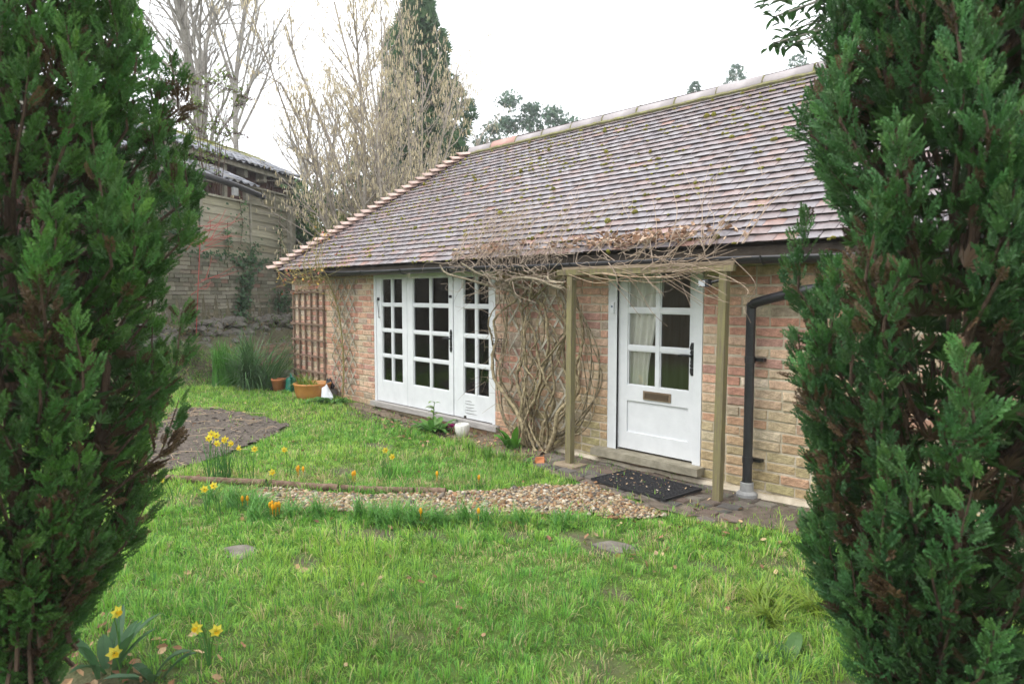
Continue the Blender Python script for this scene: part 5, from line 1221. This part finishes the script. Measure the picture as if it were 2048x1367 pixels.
YW = R(46.82); HV = np.array([-math.sin(YW), math.cos(YW), 0]); RV = np.array([math.cos(YW), math.sin(YW), 0])
def spot(tx, D): p = CAM + HV * D + RV * (tx * D); p[2] = gzf(p[0], p[1]); return p       # a place D metres out, tx its sideways slope
# hazel with catkins
hz = spot((775 - 1024) / 1368, 16.5); hz_e = empty('hazel_tree', hz, 'multi-stemmed hazel hung with pale yellow catkins behind the cottage hip', 'tree')
b = MB(); tips = []
for k in range(24):
    az = rng.uniform(0, 6.28); tilt = rng.uniform(.05, .50); lat = math.cos(az) * tilt
    d = RV * lat + HV * math.sin(az) * tilt * .7 + Z3
    grow(b, hz + RV * rng.normal(0, .35) + HV * rng.normal(0, .3), d, rng.uniform(6.0, 8.6), rng.uniform(.028, .052), 0, [(9, .05, .0, 17, .55, .27), (5, .10, .03, 6, .6, .5), (4, .14, -.01, 0, 0, 0)], tips)
part(b, 'trunk', Mt['hazel'], hz_e)
b = MB(); CT = np.array([[0, 0, 0], [.5, 0, -.15], [-.3, .45, -.15], [-.3, -.45, -.15], [.42, 0, -.85], [-.25, .38, -.85], [-.25, -.38, -.85], [0, 0, -1]])
CF3 = np.array([[0, 1, 2], [0, 2, 3], [0, 3, 1], [7, 5, 4], [7, 6, 5], [7, 4, 6]]); CF4 = np.array([[1, 4, 5, 2], [2, 5, 6, 3], [3, 6, 4, 1]])
Cp = []
for t in tips:
    for _ in range(6): i = rng.integers(1, len(t)); Cp.append(t[i] + rng.normal(0, .03, 3))
Cp = np.array(Cp); n = len(Cp); D = np.array([[0, 0, 1.]]) + rng.normal(0, .12, (n, 3)); L = rng.uniform(.06, .13, n); w = rng.uniform(.011, .017, n)
M = frames(D) * np.stack([w, w, L], -1)[:, None, :]; C = np.array([1, 1, 1]) * rng.uniform(.75, 1.15, (n, 1))
n0 = b.n; b.inst(CT, CF3, M, Cp, C); b.F.append((CF4[None] + (np.arange(n) * 8)[:, None, None]).reshape(-1, 4) + n0)
part(b, 'catkins', Mt['catkin'], hz_e, kind='stuff')
# second hazel further right
hz = spot((925 - 1024) / 1368, 17.5); hz_e = empty('hazel_tree', hz, 'slender young hazel with a few catkins between tall conifer and pine', 'tree'); b = MB(); tips = []
for k in range(7): d = RV * rng.uniform(-.1, .55) + HV * rng.normal(0, .15) + Z3; grow(b, hz + RV * rng.normal(0, .2), d, rng.uniform(3.8, 5.6), .04, 0, [(7, .05, .0, 9, .5, .30), (4, .10, .03, 4, .6, .5), (3, .14, -.01, 0, 0, 0)], tips)
part(b, 'trunk', Mt['hazel'], hz_e)
b = MB(); Cp = np.array([t[rng.integers(1, len(t))] + rng.normal(0, .03, 3) for t in tips for _ in range(4)]); n = len(Cp)
M = frames(np.array([[0, 0, 1.]]) + rng.normal(0, .12, (n, 3))) * np.stack([np.full(n, .011), np.full(n, .011), rng.uniform(.05, .10, n)], -1)[:, None, :]
b.inst(CT, CF3, M, Cp, np.ones((n, 3)) * rng.uniform(.75, 1.1, (n, 1))); b.F.append((CF4[None] + (np.arange(n) * 8)[:, None, None]).reshape(-1, 4)); part(b, 'catkins', Mt['catkin'], hz_e, kind='stuff')
# bare tall trees behind the shed
def bare(label, tx, D, H_, r, n1=16, lean=(0, 0), seed_sp=.55, forks=1):
    p = spot(tx, D); e = empty('bare_tree', p, label, 'tree'); b = MB(); tips = []
    for k in range(forks):
        d = Z3 + RV * (lean[0] + (.10 * (k - (forks - 1) / 2))) + HV * lean[1]
        grow(b, p + RV * .12 * k, d, H_ * rng.uniform(.9, 1.0), r, 0, [(12, .035, .02, n1, seed_sp, .36), (6, .09, .05, 7, .6, .5), (5, .12, .03, 4, .6, .5), (4, .14, .02, 0, 0, 0)], tips)
    part(b, 'trunk', Mt['bark'], e)
bare('tall grey bare tree with forked trunk behind the shed', (436 - 1024) / 1368, 22, 13.5, .115, 20, (-.01, 0), forks=2)
bare('tall straight bare tree beside the forked one behind the shed', (470 - 1024) / 1368, 21, 13, .095, 20, (.02, 0))
bare('distant thin bare tree between the shed and the hazel', (600 - 1024) / 1368, 34, 9, .13, 17, (.03, 0), .8)
bare('distant twisted bare tree beside the thin one beyond the shed gable', (655 - 1024) / 1368, 36, 8.5, .13, 17, (-.05, 0), .9)
bare('distant bare tree half hidden by the left cypress', (385 - 1024) / 1368, 30, 11, .15, 16, (.05, 0), .7)
# tall conifer behind the hazel, hedge bushes, pines
FAN = []
for k in range(7):
    a = (k - 3) * .36; e = np.array([math.sin(a), math.cos(a)]); s = np.array([e[1], -e[0]]); L = 1 - .09 * abs(k - 3)
    FAN.append([[*(s * .01), 0], [*(e * L * .55 + s * .085), .05 * math.cos(k)], [*(e * L), -.05], [*(e * L * .55 - s * .085), .05 * math.sin(k)]])
FV = np.array(FAN)[:, :, [0, 2, 1]].reshape(-1, 3); FF = np.arange(28).reshape(7, 4)          # fan grows along +Z
def cone_tree(label, tx, D, H_, Rb, n, size, col, name='conifer_tree', shape=lambda h: (1 - h) ** .75, zb=.05):
    p = spot(tx, D); e = empty(name, p, label, 'tree'); b = MB(); b.tube([p, p + Z3 * H_ * .5, p + Z3 * H_ * .97], [Rb * .09, Rb * .06, .02], 7); part(b, 'trunk', Mt['bark'], e)
    b = MB()
    for k in range(60):
        h = rng.uniform(max(zb, .05), .97); az = rng.uniform(0, 6.28); rr = Rb * shape(h) * .85; q = p + Z3 * H_ * h; o_ = np.array([math.cos(az), math.sin(az), .35]) * rr; b.tube([q, q + o_ * .6, q + o_], [.03, .02, .008], 4)
    part(b, 'limbs', Mt['bark'], e, kind='stuff')
    h = zb + (1 - zb) * rng.random(n) ** 1.25; az = rng.uniform(0, 6.28, n); lob = 1 + .22 * np.sin(az * 3 + h * 17) + .18 * np.sin(h * 38 + az * 2)
    rr = Rb * np.array([shape(v) for v in h]) * lob * np.sqrt(rng.uniform(.05, 1.05, n)); O = np.stack([np.cos(az), np.sin(az), np.zeros(n)], -1)
    P = p + O * rr[:, None] + Z3 * (h * H_)[:, None]; Dd = O * rng.uniform(.4, 1.0, (n, 1)) + Z3 * rng.uniform(-.1, .9, (n, 1)) + rng.normal(0, .25, (n, 3))
    M = frames(Dd, rng.uniform(0, 6.28, n)) * (size * rng.uniform(.6, 1.4, n))[:, None, None]; C = np.array([tcol(col, .35) for _ in range(n)])
    b = MB(); b.inst(FV, FF, M, P, C); part(b, 'crown', Mt['needle'], e); return e
cone_tree('tall dark green conical conifer rising behind the catkin-hung hazel', (842 - 1024) / 1368, 21, 10.9, 2.45, 9500, .25, (.085, .155, .075), shape=lambda h: (1 - h) ** .72 * (.55 + .45 * min(1, h * 4)))
def blob_tree(name, label, cat, tx, D, z0, clusters, n, size, col, trunk=True, per=3, leaf='needle', tpl=None):
    p = spot(tx, D); e = empty(name, p, label, cat); b = MB(); P = []; c_all = []
    for (ox, od, oz, r) in clusters:
        c = p * [1, 1, 0] + RV * ox + HV * od + Z3 * (z0 + oz); c_all.append(c)
        q = rng.normal(0, 1, (n, 3)); q /= np.linalg.norm(q, axis=1)[:, None]; q *= (rng.random(n) ** .45)[:, None] * r * np.array([1, 1, .62]) * (1 + .25 * np.sin(q[:, 0:1] * 7 + ox * 5)); P.append(c + q)
    zr = z0 - p[2]; b.tube(np.array([p, p + Z3 * zr * .5, p + Z3 * (zr + .2)]), [.14, .12, .07], 7)
    for c in c_all: s = p + Z3 * max(.2, (zr - .6) * .8); b.tube(catmull([s, (s + c) / 2 + rng.normal(0, .15, 3), c], 8), np.linspace(.06, .02, 8), 5)
    part(b, 'trunk', Mt['bark'], e)
    P = np.concatenate(P); m = len(P); Dd = rng.normal(0, 1, (m, 3)) + [0, 0, .8]; M = frames(Dd, rng.uniform(0, 6.28, m)) * (size * rng.uniform(.6, 1.4, m))[:, None, None]; C = np.array([tcol(col, .35) for _ in range(m)])
    b = MB(); V_, F_ = (FV, FF) if tpl is None else tpl; b.inst(V_, F_, M, P, C); part(b, 'crown', Mt[leaf], e); return e
blob_tree('pine_tree', 'broad dark pine with spreading clumps beyond the ridge end', 'tree', (1075 - 1024) / 1368, 40, 10.9, [(-1.7, 0, 1.7, .8), (-1.0, .3, .6, 1.0), (0, 0, .3, 1.1), (.9, 0, .9, .9), (1.6, .2, .35, .9), (2.3, 0, .1, .6), (-.4, 0, 1.2, .7), (-1.9, .2, .4, .8)], 330, .17, (.10, .165, .11))
blob_tree('pine_tree', 'small pale pine top half hidden by the hazel twigs near the ridge end', 'tree', (985 - 1024) / 1368, 38, 9.9, [(0, 0, .7, .6), (-.5, 0, 0, .8), (.5, 0, 0, .7)], 230, .15, (.12, .17, .12))
for (lab, px_, ztop, Rb) in (('pointed pine tip showing above the roof ridge', 1463, 15.3, 2.2), ('lowest pine tip just clearing the ridge nearest the broad pine', 1383, 14.3, 1.6), ('pine tip peeping over the ridge beside the right cypress', 1582, 15.9, 2.6)):
    q = spot((px_ - 1024) / 1368, 42); cone_tree(lab, (px_ - 1024) / 1368, 42, ztop - q[2], Rb, 900, .17, (.12, .185, .135), 'pine_tree', shape=lambda h: (1 - h) ** .45, zb=.78)
LT = np.array([[0, 0, 0], [.30, 0, .45], [0, .06, 1.0], [-.30, 0, .45]]); LTF = np.array([[0, 1, 2, 3]])
blob_tree('evergreen_bush', 'dense ivy-green bush between the tall fence and the hazel stems', 'bush', (668 - 1024) / 1368, 18.5, 3.6, [(-.5, 0, .6, .75), (.3, .2, .5, .8), (0, 0, -.2, .9), (.9, .3, .1, .7), (-.9, 0, -.3, .7)], 420, .15, (.055, .13, .04), leaf='leaf', tpl=(LT, LTF))
blob_tree('yellow_bush', 'yellow-green bush with bronze leaves below the ivy-green bush', 'bush', (690 - 1024) / 1368, 16.6, 3.0, [(-.4, 0, .3, .6), (.4, 0, .2, .6)], 260, .12, (.17, .19, .05), leaf='leaf', tpl=(LT, LTF))
# low distant woodland that closes the view
for (tx, D, col, lab) in ((-.48, 44, (.10, .10, .07), 'hazy brown-green treetop far behind the tall bare trees'), (-.40, 46, (.12, .11, .085), 'hazy grey-brown treetop far behind the shed ridge'), (-.27, 48, (.13, .115, .09), 'hazy treetop far off between hazel stems')):
    blob_tree('distant_tree', lab, 'tree', tx, D, 6.2, [(rng.uniform(-3, 3), rng.uniform(-1, 1), rng.uniform(-1, 2.2), rng.uniform(1.2, 2.0)) for _ in range(9)], 110, .34, col, tpl=(LT, LTF), leaf='leaf')
# buddleia with old seed heads
bd = spot((425 - 1024) / 1368, 15.0); bu = empty('buddleia', bd, 'buddleia with drooping dark brown seed heads and fresh yellow-green leaves', 'shrub')
b = MB(); tips = []; heads_b = MB(); lv = MB()
for k in range(17):
    x1 = rng.uniform(-.75, .7); z1 = rng.uniform(2.0, 4.1); p0 = bd + RV * rng.normal(0, .15) + Z3 * .4; p1 = bd + RV * x1 + HV * rng.normal(0, .2) + Z3 * z1
    mid = (p0 + p1) / 2 + RV * rng.normal(-.1, .12); tip = p1 + RV * rng.uniform(.1, .45) + Z3 * rng.uniform(-.12, .1); C_ = catmull([p0, mid, p1, tip], 22); b.tube(C_, np.linspace(.011, .003, 22), 5, cap=False)
    hl_ = catmull([p1 + (tip - p1) * .4, tip, tip + RV * .2 - Z3 * .08], 16)
    for j in range(90): q = hl_[rng.integers(16)] + rng.normal(0, .016, 3); strip(heads_b, q, rng.uniform(0, 6.28), .045, .028, rng.uniform(-.6, .6), .3, np.array([.13, .055, .04]) * rng.uniform(.6, 1.4), 3, 'oval')
    for j in range(44): q = C_[rng.integers(9, 22)] + rng.normal(0, .05, 3); strip(lv, q, rng.uniform(0, 6.28), rng.uniform(.08, .18), .042, rng.uniform(-.2, .9), rng.uniform(.5, 1.5), tcol((.20, .28, .055), .3), 4, 'lance')
    for s_ in range(2):
        q = C_[rng.integers(10, 20)]; d = RV * rng.normal(.1, .25) + Z3 * rng.uniform(.05, .4); b.tube(catmull([q, q + d * .5, q + d + RV * .06], 7), np.linspace(.006, .002, 7), 4, cap=False)
        for j in range(26): qq = q + d + RV * .06 + rng.normal(0, .02, 3) + RV * rng.uniform(-.02, .14) - Z3 * rng.uniform(0, .06); strip(heads_b, qq, rng.uniform(0, 6.28), .025, .014, 0, .3, np.array([.13, .055, .04]) * rng.uniform(.6, 1.4), 3, 'oval')
part(b, 'stems', Mt['cypbark'], bu, kind='stuff'); part(heads_b, 'seed_heads', Mt['dead'], bu, kind='stuff'); part(lv, 'leaves', Mt['leaf'], bu, kind='stuff')
# laurel branch reaching over from the right
la_p = np.array([3.9, -.9, 0.0]); la = empty('laurel_tree', la_p, 'broad-leaved laurel reaching over the roof behind the right cypress', 'tree')
b = MB(); b.tube(catmull([la_p, la_p + [0, .05, 1.5], la_p + [-.15, .1, 3.2], la_p + [-.3, .1, 4.2]], 16), np.linspace(.07, .03, 16), 8); lv = MB()
for k in range(26):
    az = rng.normal(3.4, .8); q = la_p + np.array([-.1, .08, rng.uniform(2.6, 3.6)]); L = rng.uniform(.5, 1.35); d = np.array([math.cos(az), math.sin(az), rng.uniform(-.12, .30)]) * L
    C_ = catmull([q, q + d * .5 + [0, 0, .06], q + d], 14); b.tube(C_, np.linspace(.012, .003, 14), 5, cap=False)
    for j in range(34): p = C_[rng.integers(3, 14)] + rng.normal(0, .035, 3); strip(lv, p, rng.uniform(0, 6.28), rng.uniform(.05, .09), .026, rng.uniform(-.6, .6), .6, tcol((.035, .085, .025), .35), 4, 'oval', .2)
for k in range(9):
    az = rng.normal(3.2, .16); q = la_p + np.array([-.2, .08, rng.uniform(2.95, 3.35)]); L = rng.uniform(1.3, 1.85); d = np.array([math.cos(az), math.sin(az), rng.uniform(-.04, .14)]) * L
    C_ = catmull([q, q + d * .5 + [0, 0, .08], q + d], 16); b.tube(C_, np.linspace(.015, .005, 16), 5, cap=False)
    for j in range(110): p = C_[rng.integers(6, 16)] + rng.normal(0, .026, 3); strip(lv, p, rng.uniform(0, 6.28), rng.uniform(.06, .10), .030, rng.uniform(-.6, .6), .6, tcol((.04, .095, .03), .35), 4, 'oval', .2)
part(b, 'trunk', Mt['bark'], la); part(lv, 'leaves', Mt['leaf'], la)

# ------------------------------------------------------------------ the two foreground cypresses
def spray_template(seed):
    """flat fan of scale-leaf branchlets, growing along +Z in the XZ plane, unit length"""
    g = np.random.default_rng(seed); V = []; F3 = []
    def lf(o, d, L, w):
        d = d / np.linalg.norm(d); s = np.array([d[1], -d[0]]); y = g.normal(0, .03, 3)
        q = [o, o + d * L * .55 + s * w * .5, o + d * L, o + d * L * .55 - s * w * .5]; i = len(V)
        V.extend([np.array([p[0], (y[0], y[1], y[2], y[1])[k] - .35 * p[0] ** 2, p[1]]) for k, p in enumerate(q)]); F3.extend([[i, i + 1, i + 2], [i, i + 2, i + 3]])
    lf(np.array([0, 0.]), np.array([0, 1.]), 1.0, .035)
    for k in range(6):
        t = .08 + .14 * k
        for sg in (-1, 1):
            o = np.array([0, t + .05 * (sg > 0)]); ang = sg * g.uniform(.5, .85); L = .46 * (1 - .55 * t) * g.uniform(.75, 1.15) * (.7 if k == 0 else 1); d = np.array([math.sin(ang), math.cos(ang)])
            lf(o, d, L, .085)
            for j, s2 in enumerate((sg, -sg)):
                q = o + d * L * (.28 + .28 * j); a2 = ang + s2 * g.uniform(.5, .85); lf(q, np.array([math.sin(a2), math.cos(a2)]), L * (.55 - .08 * j) * g.uniform(.8, 1.2), .082)
    return np.array(V), np.array(F3)
SPR = [spray_template(k) for k in range(4)]
def cypress(label, base, prof, Htop, nplume, seed, blue, dead=.1, facing=None, size=.084):
    g = np.random.default_rng(seed); e = empty('cypress_tree', base, label, 'tree'); base = np.array(base, float)
    zs, rs = zip(*prof)
    def Rz(z): return np.maximum(np.interp(z, zs, rs) - .045, .03)
    tb = MB(); nst = 6
    stems = []
    for k in range(nst):
        az = k * 2 * math.pi / nst + g.normal(0, .2); P = [base + [0, 0, -.02]]
        for z in (.25, .6, 1.1, 1.7, 2.3, 3.0): rr = Rz(z) * (.52 if k else .05) * min(1, z / .9 + .15); P.append(base + [math.cos(az) * rr + g.normal(0, .015), math.sin(az) * rr + g.normal(0, .015), z])
        C_ = catmull(P, 30); tb.tube(C_, np.linspace(.045 if k == 0 else .024, .007, 30), 7); stems.append(C_)
    part(tb, 'trunk', Mt['cypbark'], e, smooth=True)
    tc = math.atan2(CAM[1] - base[1], CAM[0] - base[0])
    tw_ = MB(); Ms = [[] for _ in SPR]; Ts = [[] for _ in SPR]; Cs = [[] for _ in SPR]
    made = 0
    while made < nplume:
        az = g.uniform(0, 2 * math.pi); front = math.cos(az - tc)
        if g.random() > (1.0 if front > -.25 else .45): continue
        made += 1
        z0 = g.uniform(.10, Htop - .5); rim = g.uniform(.74, 1.0); Lp = g.uniform(.26, .62)
        nseg = 7; path = []
        for t in np.linspace(0, 1, nseg):
            z = z0 + Lp * t; rr = Rz(z) * lerp(.45, rim, min(1, t * 1.5 + .25)); a = az + .06 * math.sin(t * 3 + made); path.append(base + np.array([math.cos(a) * rr, math.sin(a) * rr, z]))
        path = np.array(path); inner = base + np.array([math.cos(az) * .15, math.sin(az) * .15, max(.05, z0 - .15)])
        tw_.tube(catmull(np.vstack([inner, path]), 10), np.linspace(.008, .002, 10), 4, cap=False)
        isdead = g.random() < dead
        tone = np.array(g.choice([0, 1])) ; colp = (np.array([.068, .158, .027]) * (1 - blue) + np.array([.058, .142, .054]) * blue) * g.uniform(.65, 1.35)
        ns = int(60 * (Lp / .45))
        for j in range(ns):
            t = g.random() ** .85; i = min(int(t * (nseg - 1)), nseg - 2); q = path[i] + (path[i + 1] - path[i]) * (t * (nseg - 1) - i)
            ax = path[i + 1] - path[i]; ax = ax / np.linalg.norm(ax); ph = g.uniform(0, 2 * math.pi); side = np.array([math.cos(ph), math.sin(ph), 0]); out = np.array([math.cos(az), math.sin(az), 0])
            if side @ out < -.2 and g.random() < .7: side = -side
            wd = .060 * (1 - t) ** .6 + .006
            d = ax * g.uniform(.65, 1.1) + side * g.uniform(.25, .85); q = q + side * wd * g.uniform(.1, .9)
            s = size * g.uniform(.65, 1.2) * (1.05 - .35 * t)
            k = g.integers(len(SPR)); m = frames(d[None], np.array([g.uniform(0, 6.28)]))[0] * s
            age = g.random()
            c = colp * g.uniform(.8, 1.25) * np.array([g.uniform(.85, 1.15), 1, g.uniform(.8, 1.2)])
            if isdead and t < .62 or age < .05: c = np.array([.12, .075, .042]) * g.uniform(.5, 1.3)
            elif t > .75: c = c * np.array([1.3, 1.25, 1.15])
            Ms[k].append(m); Ts[k].append(q); Cs[k].append(c)
    # brown dead twiggery inside
    for k in range(420):
        az = g.uniform(0, 6.28); z = g.uniform(.2, Htop); r0 = g.uniform(.1, .5) * Rz(z); p = base + np.array([math.cos(az) * r0, math.sin(az) * r0, z]); d = np.array([math.cos(az), math.sin(az), g.uniform(.2, 1.4)]) * g.uniform(.08, .2)
        tw_.tube([p, p + d * .5 + g.normal(0, .015, 3), p + d], [.003, .0022, .001], 3, cap=False)
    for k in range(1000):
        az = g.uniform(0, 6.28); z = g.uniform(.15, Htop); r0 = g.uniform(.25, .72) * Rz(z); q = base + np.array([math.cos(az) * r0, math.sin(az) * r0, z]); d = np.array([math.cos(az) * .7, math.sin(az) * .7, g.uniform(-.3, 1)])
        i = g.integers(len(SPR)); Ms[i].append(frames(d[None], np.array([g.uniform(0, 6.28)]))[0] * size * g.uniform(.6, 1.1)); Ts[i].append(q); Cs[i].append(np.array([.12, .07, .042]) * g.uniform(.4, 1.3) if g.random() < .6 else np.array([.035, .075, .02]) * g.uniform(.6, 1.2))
    part(tw_, 'twigs', Mt['cypbark'], e, kind='stuff')
    cr = MB()
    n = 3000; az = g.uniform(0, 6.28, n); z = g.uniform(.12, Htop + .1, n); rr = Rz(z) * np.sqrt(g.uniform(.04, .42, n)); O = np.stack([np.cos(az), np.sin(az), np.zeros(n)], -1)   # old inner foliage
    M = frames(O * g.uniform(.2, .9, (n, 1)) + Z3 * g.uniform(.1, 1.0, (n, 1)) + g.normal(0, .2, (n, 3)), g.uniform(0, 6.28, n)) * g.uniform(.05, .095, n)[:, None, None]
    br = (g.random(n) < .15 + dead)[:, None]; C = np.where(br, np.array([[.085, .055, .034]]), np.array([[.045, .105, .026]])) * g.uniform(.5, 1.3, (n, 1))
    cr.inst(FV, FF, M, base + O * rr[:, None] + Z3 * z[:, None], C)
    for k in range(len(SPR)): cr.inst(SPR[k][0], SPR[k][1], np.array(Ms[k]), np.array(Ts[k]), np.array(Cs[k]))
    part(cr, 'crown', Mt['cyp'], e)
    print('sprays', sum(len(q) for q in Ms)); return e
cypress('dense columnar cypress with green upright sprays and brown inner twigs beside the daffodils', (.97, -4.65, 0), [(0, .04), (.2, .09), (.42, .22), (.6, .38), (.86, .51), (1.03, .56), (1.21, .61), (1.74, .64), (2.2, .615), (2.61, .565), (3.4, .3)], 3.2, 150, 3, .35, .13)
cypress('dense columnar blue-green cypress crowding the cottage roof and downpipe', (3.256, -2.364, 0), [(0, .10), (.27, .31), (.385, .36), (.553, .42), (.72, .475), (.89, .50), (1.225, .54), (1.53, .555), (1.75, .535), (2.15, .51), (2.47, .44), (3.2, .2)], 3.0, 150, 5, .75, .06)

# ------------------------------------------------------------------ damp air
hm = bpy.data.materials.new('damp_air'); hm.use_nodes = True; hn_ = hm.node_tree.nodes; hn_.clear()
ho = hn_.new('ShaderNodeOutputMaterial'); pv = hn_.new('ShaderNodeVolumePrincipled'); pv.inputs['Color'].default_value = (.97, .98, 1, 1); pv.inputs['Density'].default_value = .0018; pv.inputs['Anisotropy'].default_value = .2
hm.node_tree.links.new(pv.outputs[0], ho.inputs['Volume'])
b = MB(); b.box((-110, -110, -1.3), (110, 110, 22)); tag(b.build('haze', hm, kind='stuff'), 'thin damp spring haze filling the garden air', 'haze')
